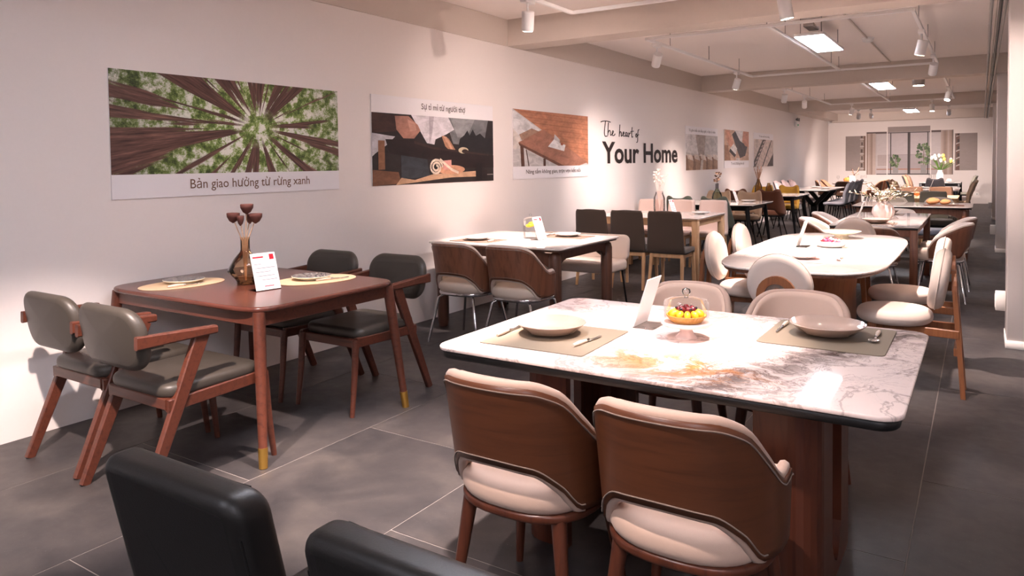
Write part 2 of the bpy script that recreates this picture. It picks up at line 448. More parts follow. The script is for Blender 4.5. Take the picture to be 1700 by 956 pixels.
def text_mesh(body, name, mat, parent, box, M, bold=0.0, spacing=1.0, thick=0.002):
    """flat lettering fitted into box=(width,height), lower-left at the origin of M (local x right, y up, z out)"""
    cu = bpy.data.curves.new(name, 'FONT'); cu.body = body; cu.offset = bold; cu.extrude = 0.0; cu.resolution_u = 3; cu.space_character = spacing
    t = bpy.data.objects.new(name, cu); C.objects.link(t)
    dg = bpy.context.evaluated_depsgraph_get(); me = bpy.data.meshes.new_from_object(t.evaluated_get(dg))
    bpy.data.objects.remove(t)
    xs = [v.co.x for v in me.vertices]; ys = [v.co.y for v in me.vertices]
    if not xs: return None
    x0, x1, y0, y1 = min(xs), max(xs), min(ys), max(ys)
    for v in me.vertices:
        v.co = M @ Vector(((v.co.x - x0) / (x1 - x0) * box[0], (v.co.y - y0) / (y1 - y0) * box[1], thick))
    me.name = name; me.materials.clear(); me.materials.append(MATS[mat]); me.update()
    o = bpy.data.objects.new(name, me); C.objects.link(o)
    if parent: o.parent = parent
    return o
# ------------------------------------------------------------------ the room
XL, XR, Y0, YF, ZB, ZC = -4.256, 1.9, -3.2, 26.8, 2.67, 2.95
XL2, YL = -4.42, 20.1
def struct(name, mb, mat, parent=None):
    o = mb.build(name, mat, parent)
    if not parent: o['kind'] = 'structure'
    return o
floor = struct('floor', MB().box(XL2 - 0.2, XR + 0.1, Y0 - 0.1, YF + 0.1, -0.1, -0.0015), 'grout')
TW, TL, G = 0.857, 1.55, 0.0045
tile_me = None
ncol = 0
x = -0.211 - 5 * TW
k = -5
while x < XR:
    y = 1.30 - 4 * TL + (0.0 if k % 2 == 1 else 0.775)   # half-length stagger
    while y < YF:
        x0, x1, y0, y1 = max(x, XL2) + G / 2, min(x + TW, XR) - G / 2, max(y, Y0) + G / 2, min(y + TL, YF) - G / 2
        if x1 - x0 > 0.02 and y1 - y0 > 0.02:
            full = abs((x1 - x0) - (TW - G)) < 1e-6 and abs((y1 - y0) - (TL - G)) < 1e-6
            if full:
                if tile_me is None: tile_me = MB().slab(rrect(TW - G, TL - G, 0.001, 1), -0.0014, 0.0, 0.0005, 1).mesh('tile', 'floor_tile')
                me = tile_me
            else: me = MB().slab(rrect(x1 - x0, y1 - y0, 0.001, 1), -0.0014, 0.0, 0.0005, 1).mesh('tile', 'floor_tile')
            t = bpy.data.objects.new('tile', me); C.objects.link(t); t.parent = floor
            t.location = ((x0 + x1) / 2, (y0 + y1) / 2, 0)
        y += TL
    x += TW; k += 1
struct('wall_left', MB().box(XL - 0.18, XL, Y0, YL, -0.05, ZC), 'wall_paint')
struct('wall_left_recess', MB().box(XL2 - 0.15, XL2, YL, YF, -0.05, ZC), 'wall_paint')
struct('wall_far', MB().box(XL2 - 0.15, XR, YF, YF + 0.15, -0.05, ZC), 'wall_paint')
struct('wall_right', MB().box(XR, XR + 0.15, Y0, YF, -0.05, ZC), 'wall_paint')
struct('wall_back', MB().box(XL - 0.18, XR, Y0 - 0.15, Y0, -0.05, ZC), 'wall_paint')
ceil = struct('ceiling', MB().box(XL2 - 0.2, XR + 0.1, Y0 - 0.1, YF + 0.1, ZC, ZC + 0.12), 'ceiling_paint')
BEAMS = [(0.05, 0.37), (6.52, 6.84), (12.88, 13.2), (19.9, 20.2), (26.45, 26.8)]
for a, b in BEAMS: struct('beam', MB().box(XL, XR, a, b, ZB, ZC + 0.01, 0.004), 'beam_paint', ceil)
for i, (a, b) in enumerate([(Y0, 0.05), (0.37, 6.52), (6.84, 12.88), (13.2, 19.9)]):
    struct('wall_beam', MB().box(XL - 0.05, XL + 0.012, a, b, ZB, ZC + 0.01), 'beam_paint', ceil)
struct('wall_beam', MB().box(XL2 - 0.02, XL2 + 0.35, 20.2, 26.45, ZB + 0.05, ZC + 0.01), 'beam_paint', ceil)
for i, (a, b) in enumerate([(6.5, 6.95), (13.05, 13.5), (19.9, 20.3)]):
    c = struct('trim_%d' % (i + 1), MB().box(0.165 + 0.02 * i, 1.05, a, b, 0, ZB + 0.02, 0.006), 'column_paint')
    struct('skirting', MB().box(0.158 + 0.02 * i, 1.057, a - 0.007, b + 0.007, 0, 0.06, 0.002), 'white_plastic', c)
    bx_ = MB().box(0.095 + 0.02 * i, 0.163 + 0.02 * i, a + 0.1, a + 0.2, 0.26, 0.40, 0.006)
    t = thing('socket_box', ['white socket box low on the nearest column', 'white socket box low on the second column', 'white socket box low on the farthest column'][i], 'socket box')
    bx_.build('housing', 'white_plastic', t)
    MB().box(0.092 + 0.02 * i, 0.096 + 0.02 * i, a + 0.115, a + 0.185, 0.28, 0.38, 0.002).build('faceplate', 'white_plastic', t)

# ------------------------------------------------------------------ pictures on the walls
WL = Matrix(((0, 0, 1, 0), (1, 0, 0, 0), (0, 1, 0, 0), (0, 0, 0, 1)))       # local x -> +Y, y -> +Z, z -> +X
WF = Matrix(((1, 0, 0, 0), (0, 0, -1, 0), (0, 1, 0, 0), (0, 0, 0, 1)))       # local x -> +X, y -> +Z, z -> -Y
def wallthing(name, label, cat, pos, M, group=None):
    o = thing(name, label, cat, group=group); m = M.copy(); m.translation = Vector(pos); o.matrix_world = m; return o
class Print:
    """flat printed picture: coloured shapes in the 0..1 frame of the picture"""
    def __init__(s, x, y, w_, h, var=0.6): s.var = var; s.r = (x, y, w_, h); s.mb = MB(); s.mats = []; s.z = 0.0102
    def poly(s, col, pts):
        nm = ('print_%02x%02x%02x' % col) + ('_flat' if s.var > 0.9 else '')
        if nm not in MATS:
            k = NT(nm); c1 = lin(col); c2 = tuple(v * s.var for v in c1[:3]) + (1,)
            k.color(k.mix(k.ramp(k.noise(k.coord((1, 2.2, 1)), 6, 9, 0.68, 0.6), [(0.35, (0, 0, 0, 1)), (0.62, (1, 1, 1, 1))]), c2, c1)); k.setv(0.5, 0, 0.3)
        if nm not in s.mats: s.mats.append(nm)
        x, y, w_, h = s.r; s.mb.cur = s.mats.index(nm); s.z += 0.00012
        q = [(x + min(1, max(0, a)) * w_, y + min(1, max(0, b)) * h, s.z) for a, b in pts]
        ar = sum(q[i - 1][0] * q[i][1] - q[i][0] * q[i - 1][1] for i in range(len(q)))
        if ar < 0: q.reverse()
        s.mb.add(q, [tuple(range(len(q)))], False); return s
    def rect(s, col, x0, y0, x1, y1): return s.poly(col, [(x0, y0), (x1, y0), (x1, y1), (x0, y1)])
    def ell(s, col, cx, cy, rx, ry, n=20, a0=0): return s.poly(col, [(cx + rx * math.cos(2 * PI * i / n + a0), cy + ry * math.sin(2 * PI * i / n + a0)) for i in range(n)])
    def line(s, col, pts, wd):
        asp = s.r[3] / s.r[2]
        for (a, b), (c, d) in zip(pts, pts[1:]):
            dx, dy = (c - a), (d - b) * asp; L = math.hypot(dx, dy) or 1; nx, ny = -dy / L * wd / 2, dx / L * wd / 2 / asp
            s.poly(col, [(a - nx, b - ny), (c - nx, d - ny), (c + nx, d + ny), (a + nx, b + ny)])
        return s
    def build(s, parent): return s.mb.build('print', s.mats, parent)

def make_forest():
    k = NT('forest_print'); tc = k.new('ShaderNodeTexCoord'); sp = k.new('ShaderNodeSeparateXYZ'); k.link(tc.outputs['Object'], sp.inputs[0])
    dx = k.math('SUBTRACT', sp.outputs[0], 1.03); dy = k.math('MULTIPLY', k.math('SUBTRACT', sp.outputs[1], 0.455), 1.35)
    r = k.math('SQRT', k.math('ADD', k.math('MULTIPLY', dx, dx), k.math('MULTIPLY', dy, dy)))
    cb = k.new('ShaderNodeCombineXYZ'); k.link(k.math('DIVIDE', dx, r), cb.inputs[0]); k.link(k.math('DIVIDE', dy, r), cb.inputs[1]); k.link(k.math('MULTIPLY', r, 0.10), cb.inputs[2])
    trn = k.noise(cb.outputs[0], 5.2, 3.0, 0.55); bark = k.noise(cb.outputs[0], 34, 4, 0.7)
    tm = k.ramp(trn, [(0.475, (0, 0, 0, 1)), (0.50, (1, 1, 1, 1))])
    fade = k.ramp(r, [(0.07, (0, 0, 0, 1)), (0.20, (1, 1, 1, 1))])
    lv = k.noise(tc.outputs['Object'], 11, 12, 0.78)
    leaf = k.ramp(lv, [(0.34, lin((48, 56, 34))), (0.44, lin((96, 122, 52))), (0.50, lin((158, 180, 104))), (0.55, lin((240, 240, 230)))])
    far = k.ramp(r, [(0.25, (0, 0, 0, 1)), (1.0, (0.7, 0.7, 0.7, 1))])
    leaf = k.mix(far, leaf, k.ramp(lv, [(0.40, lin((34, 32, 27))), (0.54, lin((72, 88, 46))), (0.64, lin((222, 220, 208)))]))
    br = k.ramp(bark, [(0.3, lin((48, 32, 30))), (0.55, lin((104, 74, 66))), (0.75, lin((150, 110, 94)))])
    k.color(k.mix(k.math('MULTIPLY', tm, fade), leaf, br)); k.setv(0.45, 0, 0.35)
make_forest()
PW, PH = 1.78, 0.765
def board(label, y0, z0, group='printed boards along the left wall'):
    o = wallthing('wall_poster', label, 'poster', (XL, y0, z0), WL, group)
    MB().box(0, PW, 0, PH, 0.001, 0.010, 0.001).build('board', 'board_white', o); return o
T_ = Matrix.Translation
def caption(o, s, x, y, w_, h, mat='print_text', bold=0.004): text_mesh(s, 'caption', mat, o, (w_, h), T_((x, y, 0.0104)), bold)
# 1 forest canopy
o = board('wide poster looking up redwood trunks, captioned below, nearest the camera', 2.285, 1.24)
MB().box(0.0, PW, 0.145, PH, 0.0095, 0.0103).build('print', 'forest_print', o)
caption(o, 'Bản giao hưởng từ rừng xanh', 0.50, 0.030, 0.98, 0.085, 'print_brown')
# 2 carpenter at work
o = board('poster of a carpenter planing wood, caption on top', 4.44, 1.25)
p = Print(0, 0, PW, 0.615)
p.rect((46, 38, 36), 0, 0, 1, 1); p.poly((120, 120, 122), [(0.55, 1), (0.95, 1), (0.9, 0.55), (0.62, 0.6)]); p.poly((150, 150, 152), [(0.6, 1), (0.82, 1), (0.75, 0.72), (0.66, 0.7)])
p.poly((36, 32, 32), [(0.66, 0.5), (0.68, 0.68), (0.72, 0.74), (0.75, 0.82), (0.77, 0.74), (0.8, 0.84), (0.83, 0.74), (0.87, 0.78), (0.92, 0.7), (1, 0.72), (1, 0.45)])
p.poly((222, 216, 222), [(0.28, 1), (0.58, 1), (0.63, 0.82), (0.56, 0.74), (0.47, 0.66), (0.46, 0.58), (0.4, 0.6), (0.34, 0.8)]); p.poly((186, 176, 184), [(0.42, 1), (0.46, 1), (0.44, 0.7), (0.42, 0.6)])
p.poly((70, 46, 40), [(0, 1), (0.16, 0.98), (0.28, 0.95), (0.2, 0.76), (0, 0.72)]); p.poly((172, 124, 108), [(0.16, 0.97), (0.26, 0.98), (0.33, 0.86), (0.35, 0.78), (0.3, 0.66), (0.22, 0.66), (0.17, 0.78)]); p.poly((198, 150, 132), [(0.25, 0.94), (0.31, 0.88), (0.32, 0.78), (0.27, 0.76)])
p.poly((176, 128, 100), [(0.52, 0.72), (0.58, 0.68), (0.64, 0.5), (0.60, 0.47), (0.55, 0.56)]); p.poly((210, 160, 132), [(0.53, 0.72), (0.565, 0.7), (0.62, 0.5), (0.6, 0.5)])
p.poly((204, 200, 206), [(0, 0.72), (0.16, 0.68), (0.1, 0.56), (0.02, 0.44), (0, 0.4)])
p.poly((40, 27, 25), [(0.09, 0.64), (0.3, 0.64), (0.45, 0.54), (0.62, 0.5), (1, 0.42), (1, 0.22), (0.7, 0.22), (0.42, 0.36), (0.12, 0.44)]); p.poly((62, 42, 38), [(0.3, 0.63), (0.45, 0.545), (0.95, 0.44), (0.95, 0.415), (0.45, 0.51), (0.3, 0.59)])
p.ell((206, 190, 160), 0.71, 0.5, 0.045, 0.05); p.ell((60, 44, 38), 0.725, 0.485, 0.03, 0.033)
p.poly((58, 62, 68), [(0.2, 0.42), (0.4, 0.36), (0.42, 0.1), (0.2, 0.08)])
p.rect((150, 106, 78), 0.04, 0.22, 0.085, 0.62); p.poly((128, 88, 66), [(0, 0), (0.2, 0.02), (0.18, 0.18), (0.0, 0.22)])
p.poly((206, 166, 134), [(0.16, 0), (0.6, 0.08), (0.84, 0.08), (0.84, 0.17), (0.45, 0.14), (0.3, 0.06), (0.2, 0.1)])
p.ell((216, 160, 128), 0.6, 0.2, 0.12, 0.07); p.poly((222, 160, 150), [(0.53, 0.34), (0.6, 0.35), (0.6, 0.2), (0.53, 0.2)])
sp = [(0.47 + 0.055 * (1 - t * 0.78) * math.cos(7.5 * t * 1.9) * 1.0, 0.24 + 0.125 * (1 - t * 0.78) * math.sin(7.5 * t * 1.9)) for t in [i / 26 for i in range(27)]]
p.line((246, 226, 206), sp, 0.012); p.line((246, 226, 206), [(0.5, 0.36), (0.55, 0.28), (0.6, 0.2), (0.66, 0.15)], 0.014)
p.rect((34, 26, 25), 0.82, 0.02, 0.88, 0.3); p.rect((44, 32, 30), 0.89, 0.04, 0.93, 0.18); p.rect((150, 140, 136), 0.93, 0.1, 0.99, 0.115)
p.build(o); caption(o, 'Sự tỉ mỉ từ người thợ', 0.64, 0.655, 0.66, 0.075)
# 3 table with a book, wood grain corner
o = board('poster of a wooden table with an open book, caption below', 6.60, 1.25)
p = Print(0, 0.14, PW, 0.625)
p.rect((196, 132, 100), 0, 0, 1, 1)
for i in range(9): p.poly((178 - 4 * (i % 3), 112, 82), [(0.05 + i * 0.02, 0.98 - i * 0.09), (1, 0.93 - i * 0.10), (1, 0.915 - i * 0.10), (0.1 + i * 0.03, 0.96 - i * 0.09)])
p.poly((214, 208, 206), [(0, 1), (1, 0.02), (1, 0), (0, 0)]); p.poly((232, 228, 228), [(0, 0.98), (0.32, 0.66), (0.12, 0.52), (0, 0.6)])
p.poly((176, 140, 118), [(0.07, 0.56), (0.22, 0.68), (0.33, 0.62), (0.1, 0.46)]); p.poly((226, 216, 208), [(0, 0.66), (0.06, 0.56), (0.12, 0.34), (0.02, 0.3), (0, 0.32)])
p.poly((176, 122, 100), [(0.06, 0.42), (0.36, 0.68), (0.99, 0.06), (0.86, 0.0), (0.64, 0.0)]); p.poly((120, 78, 60), [(0.06, 0.42), (0.64, 0.0), (0.56, 0.0), (0.07, 0.37)])
p.poly((98, 62, 48), [(0.08, 0.38), (0.12, 0.35), (0.13, 0), (0.09, 0)]); p.rect((98, 62, 48), 0.36, 0, 0.39, 0.14); p.line((90, 66, 56), [(0.15, 0.3), (0.18, 0)], 0.012)
p.poly((236, 232, 230), [(0.42, 0.36), (0.5, 0.5), (0.58, 0.44), (0.66, 0.4), (0.64, 0.28)]); p.poly((206, 200, 198), [(0.5, 0.5), (0.51, 0.6), (0.58, 0.5), (0.58, 0.44)]); p.ell((170, 96, 70), 0.61, 0.42, 0.02, 0.03)
p.build(o); caption(o, 'Nâng tầm không gian, trọn vẹn kết nối', 0.26, 0.045, 1.30, 0.072)
# 4 sawn timber
o = board('poster of stacked sawn timber, caption on top, right of the lettering', 12.05, 1.27)
p = Print(0, 0, PW, 0.625)
p.rect((206, 198, 194), 0, 0, 1, 1); p.poly((176, 160, 150), [(0.28, 1), (0.6, 1), (0.55, 0.4), (0.38, 0.42)]); p.poly((224, 218, 216), [(0, 1), (0.28, 1), (0.36, 0.44), (0, 0.5)])
p.poly((140, 108, 88), [(0, 0.42), (1, 0.36), (1, 0), (0, 0)])
for i in range(5): p.poly((226, 210, 198), [(0.02 + i * 0.2, 0.45), (0.18 + i * 0.2, 0.42), (0.22 + i * 0.2, 0.26), (0.06 + i * 0.2, 0.32)]); p.poly((172, 138, 114), [(0.06 + i * 0.2, 0.32), (0.22 + i * 0.2, 0.26), (0.2 + i * 0.2, 0.0), (0.09 + i * 0.2, 0.0)])
p.poly((214, 204, 196), [(0.45, 0.28), (0.52, 0.3), (0.5, 0.0), (0.42, 0.0)])
p.build(o); caption(o, 'Từ giảm thiểu cân bằng nghệ, vì đẹp từ nhiên', 0.15, 0.66, 1.48, 0.07)
# 5 hands with samples
o = board('poster of hands holding fabric samples, caption below, between two others', 14.26, 1.28)
p = Print(0, 0.15, PW, 0.615)
p.rect((206, 172, 150), 0, 0, 1, 1); p.poly((226, 220, 218), [(0.4, 1), (0.75, 1), (0.7, 0.6), (0.5, 0.5)]); p.poly((84, 78, 80), [(0.3, 0.86), (0.42, 0.98), (0.62, 0.66), (0.95, 0.5), (0.84, 0.16), (0.62, 0.08), (0.48, 0.4)])
p.poly((214, 156, 132), [(0.04, 0.98), (0.2, 0.98), (0.34, 0.62), (0.3, 0.42), (0.16, 0.5), (0.08, 0.7)]); p.poly((206, 146, 124), [(0.76, 1), (1, 1), (1, 0.46), (0.84, 0.5), (0.72, 0.66)])
p.poly((60, 54, 56), [(0.18, 0.3), (0.4, 0.1), (0.46, 0.2), (0.22, 0.4)]); p.poly((232, 228, 226), [(0.22, 0.4), (0.36, 0.56), (0.5, 0.4), (0.44, 0.2)]); p.poly((214, 206, 202), [(0.48, 0.1), (0.6, 0.08), (0.62, 0.0), (0.44, 0)]); p.poly((160, 120, 96), [(0, 0.5), (0.14, 0.5), (0.24, 0.0), (0, 0)])
p.build(o); caption(o, 'Tỉ mỉ từ đường kim sợi', 0.45, 0.05, 0.95, 0.07)
# 6 diagonal boards
o = board('poster of pale diagonal boards, farthest of the wall posters', 16.46, 1.285)
p = Print(0, 0, PW, 0.62)
p.rect((226, 208, 198), 0, 0, 1, 1)
p.poly((96, 84, 80), [(0.0, 0.2), (0.44, 1), (0.6, 1), (0.08, 0.0), (0.0, 0.0)])
for i in range(6): p.line((226, 206, 196), [(0.06 + i * 0.08, 0.12 + i * 0.15), (0.14 + i * 0.08, 0.2 + i * 0.15)], 0.02)
p.poly((234, 214, 204), [(0.12, 0.0), (0.64, 1), (0.88, 1), (0.4, 0.0)]); p.poly((70, 60, 58), [(0.4, 0.0), (0.88, 1), (0.92, 1), (0.45, 0)]); p.poly((90, 78, 76), [(0.66, 0.0), (1, 0.5), (1, 0)])
p.build(o); caption(o, 'Từ sản xuất tinh tường', 0.45, 0.66, 0.95, 0.062)

# wall lettering
yh = wallthing('wall_lettering', 'big dark "Your Home" lettering on the left wall', 'lettering', (XL, 8.80, 1.405), WL)
text_mesh('Your Home', 'letters', 'lettering', yh, (2.86, 0.30), T_((0, 0, 0.0)), 0.026, thick=0.006)
hh = wallthing('wall_lettering', 'small handwritten "The heart of" on the wall above the big words', 'lettering', (XL, 8.80, 1.755), WL)
STR = [  # pen strokes, x in units of line width, y up
 [(-0.02, 0.24), (0.03, 0.255), (0.12, 0.262), (0.21, 0.25)], [(0.09, 0.262), (0.07, 0.16), (0.06, 0.07), (0.08, 0.025), (0.13, 0.03)],
 [(0.16, 0.24), (0.15, 0.14), (0.145, 0.04)], [(0.147, 0.07), (0.18, 0.12), (0.205, 0.10), (0.205, 0.05), (0.23, 0.045)],
 [(0.23, 0.05), (0.27, 0.08), (0.285, 0.105), (0.265, 0.115), (0.25, 0.08), (0.265, 0.045), (0.30, 0.045), (0.325, 0.07)],
 [(0.45, 0.225), (0.44, 0.12), (0.43, 0.03)], [(0.432, 0.06), (0.46, 0.11), (0.485, 0.095), (0.485, 0.04), (0.51, 0.05)],
 [(0.51, 0.05), (0.55, 0.08), (0.56, 0.1), (0.54, 0.11), (0.53, 0.07), (0.55, 0.04), (0.58, 0.05)],
 [(0.64, 0.1), (0.61, 0.105), (0.595, 0.07), (0.61, 0.04), (0.635, 0.06), (0.645, 0.1), (0.645, 0.045), (0.67, 0.045)],
 [(0.68, 0.1), (0.69, 0.09), (0.685, 0.03)], [(0.69, 0.07), (0.72, 0.1), (0.74, 0.1)],
 [(0.78, 0.2), (0.77, 0.1), (0.775, 0.035), (0.80, 0.04)], [(0.74, 0.125), (0.82, 0.135)],
 [(0.90, 0.1), (0.88, 0.07), (0.895, 0.035), (0.915, 0.06), (0.90, 0.1)], [(0.98, 0.17), (0.95, 0.15), (0.94, 0.06), (0.93, -0.04), (0.90, -0.05)], [(0.92, 0.07), (0.97, 0.08)]]
for st in STR:
    MB().tube([Vector((a * 1.28, b * 0.86, 0.004)) for a, b in [(q.x, q.y) for q in catmull([Vector((s_[0], s_[1], 0)) for s_ in st], 5)]], 0.0065, 6).build('stroke', 'lettering', hh)

# far wall window mural, five boards
FW = 'boards of the printed window view on the far wall'
def mural(label, x0, x1, z0, z1):
    o = wallthing('mural_panel', label, 'mural', (x0, YF, z0), WF, FW)
    MB().box(0, x1 - x0, 0, z1 - z0, 0.001, 0.009, 0.001).build('board', 'board_white', o); return o, Print(0, 0, x1 - x0, z1 - z0, 0.93)
GB = (150, 138, 134)
o, p = mural('leftmost mural board on the far wall, grey with bookshelf edge', -3.87, -3.26, 1.04, 2.20)
p.rect(GB, 0, 0, 1, 1); p.rect((120, 96, 84), 0.74, 0, 1, 1); p.rect((160, 146, 138), 0.74, 0, 0.9, 1)
for i in range(5): p.rect((194, 184, 181), 0.72, 0.05 + i * 0.21, 0.92, 0.08 + i * 0.21); p.rect((92, 78, 72), 0.76 + 0.03 * (i % 2), 0.1 + i * 0.21, 0.86, 0.22 + i * 0.2)
p.build(o)
o, p = mural('mural board with the left curtain on the far wall', -3.23, -2.63, 0.91, 2.32)
p.rect((184, 174, 174), 0, 0, 1, 1); p.rect((92, 80, 78), 0, 0.955, 1, 1); p.rect((194, 186, 186), 0.5, 0.18, 1, 0.94)
for i in range(6): p.rect([(151, 131, 120), (170, 149, 139), (184, 166, 157)][(i * 2) % 3 if i < 4 else 2], i * 0.075, 0, (i + 1) * 0.075, 0.965)
p.rect((177, 164, 161), 0.55, 0.2, 1, 0.46)
for i in range(10): p.rect((151, 141, 141), 0.56 + i * 0.045, 0.2, 0.566 + i * 0.045, 0.46)
p.rect((160, 122, 104), 0.5, 0.11, 1, 0.135); p.rect((84, 74, 74), 0.5, 0.0, 1, 0.02); p.build(o)
o, p = mural('tall middle mural board with window frame and two potted trees', -2.60, -1.39, 0.91, 2.47)
p.rect((190, 181, 183), 0, 0, 1, 1); p.rect(GB, 0, 0.89, 1, 1); p.rect((88, 80, 80), 0, 0.865, 1, 0.885); p.rect((172, 162, 164), 0, 0.1, 1, 0.42)
for i in range(34): p.rect((156, 146, 147), 0.01 + i * 0.029, 0.14, 0.014 + i * 0.029, 0.42)
p.rect((151, 141, 141), 0, 0.41, 1, 0.42); p.rect((170, 128, 108), 0, 0.1, 1, 0.125); p.rect((182, 173, 173), 0, 0.02, 1, 0.1)
for a, b in ((0.06, 0.085), (0.475, 0.54), (0.935, 0.96)): p.rect((64, 56, 56), a, 0.0, b, 0.88)
p.rect((70, 64, 66), 0, 0.0, 1, 0.02)
for cx, top, pot, n_, s_ in ((0.19, 0.36, 0.15, 26, 0.045), (0.85, 0.62, 0.2, 60, 0.065)):
    p.rect((150, 146, 144), cx - 0.05 if n_ < 20 else cx - 0.065, 0.03, cx + 0.045 if n_ < 20 else cx + 0.065, pot); p.line((96, 76, 60), [(cx, pot), (cx + 0.01, top)], 0.014)
    for j in range(n_):
        a = random.uniform(0, 2 * PI); q = random.random() ** 0.5
        ex, ey = cx + q * s_ * 1.9 * math.cos(a), (pot + 0.06 + top) / 2 + q * (top - pot - 0.02) * 0.52 * math.sin(a)
        p.poly([(72, 92, 58), (96, 118, 78), (58, 78, 50), (120, 138, 96)][j % 4], [(ex, ey), (ex + 0.055 * math.cos(a - 0.7), ey + 0.05 * math.sin(a - 0.7)), (ex + 0.08 * math.cos(a), ey + 0.065 * math.sin(a)), (ex + 0.055 * math.cos(a + 0.7), ey + 0.05 * math.sin(a + 0.7))])
p.build(o)
o, p = mural('mural board with the right curtain on the far wall', -1.36, -0.76, 0.91, 2.32)
p.rect((184, 174, 174), 0, 0, 1, 1); p.rect((194, 186, 186), 0, 0.18, 0.5, 0.94); p.rect((92, 80, 78), 0, 0.955, 0.45, 1); p.rect((172, 162, 164), 0, 0.2, 0.42, 0.46)
for i in range(9): p.rect((151, 141, 141), 0.01 + i * 0.045, 0.2, 0.016 + i * 0.045, 0.46)
p.rect((160, 122, 104), 0, 0.11, 0.45, 0.135)
for i in range(7): p.rect([(184, 166, 157), (170, 149, 139), (151, 131, 120), (163, 142, 131)][i % 4], 0.44 + i * 0.075, 0, 0.44 + (i + 1) * 0.075, 0.99)
p.rect((96, 84, 80), 0.965, 0, 1, 1); p.build(o)
o, p = mural('rightmost mural board on the far wall, grey with dark shelf edge', -0.72, -0.12, 1.04, 2.20)
p.rect(GB, 0, 0, 1, 1); p.rect((110, 82, 72), 0.05, 0, 0.22, 1)
for i in range(5): p.poly((194, 184, 181), [(0.06, 0.1 + i * 0.2), (0.22, 0.14 + i * 0.2), (0.22, 0.17 + i * 0.2), (0.06, 0.13 + i * 0.2)]); p.rect((70, 58, 56), 0.12, 0.18 + i * 0.19, 0.21, 0.27 + i * 0.19)
p.build(o)
t = wallthing('wall_socket', 'small white socket low on the far wall', 'socket', (-0.12, YF, 0.30), WF)
MB().box(-0.06, 0.06, -0.04, 0.04, 0.0, 0.01, 0.003).build('faceplate', 'white_plastic', t); MB().box(-0.02, 0.02, -0.01, 0.01, 0.01, 0.012).build('slot', 'grey_metal', t)

# ------------------------------------------------------------------ ceiling equipment
spot_proto = None
LIGHTS = []
def spot_body():
    t = thing('track_spotlight', 'x', 'spotlight')
    MB().box(-0.03, 0.03, -0.07, 0.07, 0.0, 0.035, 0.004).build('adaptor', 'white_metal', t)
    MB().tube([(0, 0, 0.0), (0, 0, -0.075)], 0.010, 8).build('stem', 'white_metal', t)
    return t
def spotlight(x, y, z, tx, ty, tz, label, power=1.0, size=42, on=True, blend=0.6):
    t = spot_body(); t['label'] = label; t['group'] = 'white track spotlights'; t.location = (x, y, z)
    d = (Vector((tx, ty, tz)) - Vector((x, y, z - 0.14))).normalized()
    q = Vector((0, 0, -1)).rotation_difference(d)
    can = MB().lathe([(0.048, 0.075), (0.050, 0.07), (0.050, -0.07), (0.046, -0.078), (0.043, -0.072), (0.043, -0.066)], 20).build('can', 'white_metal', t)
    can.location = (0, 0, -0.14); can.rotation_mode = 'QUATERNION'; can.rotation_quaternion = q
    ln = MB().lathe([(0.0001, -0.079), (0.044, -0.079)], 20).build('lens', 'lamp_lens' if on else 'white_plastic', can)
    if on:
        L = bpy.data.lights.new('spot_light', 'SPOT'); L.energy = SPOT_W * power; L.color = WARM; L.spot_size = math.radians(size); L.spot_blend = blend; L.shadow_soft_size = 0.03
        lo = bpy.data.objects.new('spot_light', L); C.objects.link(lo); lo.parent = can; lo.location = (0, 0, -0.085)
    return t
ZT = 2.75
def track(pts, label, n_drop):
    t = thing('lighting_track', label, 'track', group='white lighting tracks')
    for (x0, y0), (x1, y1) in zip(pts, pts[1:]):
        MB().bar((x0, y0, ZT), (x1, y1, ZT), 0.034, 0.03, side=(0, 0, 1) if False else (y1 - y0 or 0.0, x1 - x0 or 0.0, 0)).build('rail', 'white_metal', t)
        L = math.hypot(x1 - x0, y1 - y0); m = max(1, int(L / 1.3))
        for i in range(m):
            f_ = (i + 0.5) / m; MB().tube([(x0 + (x1 - x0) * f_, y0 + (y1 - y0) * f_, ZT + 0.012), (x0 + (x1 - x0) * f_, y0 + (y1 - y0) * f_, ZC)], 0.004, 6).build('hanger', 'grey_metal', t)
    return t
BAYS = [(0.75, 5.75, 'nearest bay'), (7.45, 11.75, 'second bay'), (13.8, 18.9, 'third bay')]
for (a, b, nm) in BAYS:
    track([(-3.06, a), (-3.06, b), (-0.53, b), (-0.53, a), (-3.06, a)], 'white rectangular light track loop on the ceiling of the %s' % nm, 3)
    track([(-1.78, a + 0.018), (-1.78, b - 0.018)], 'straight white light track across the middle of the %s' % nm, 2)
track([(-3.06, 21.2), (-0.53, 21.2)], 'short white light track at the far end of the ceiling', 2)
ZS = ZT - 0.05
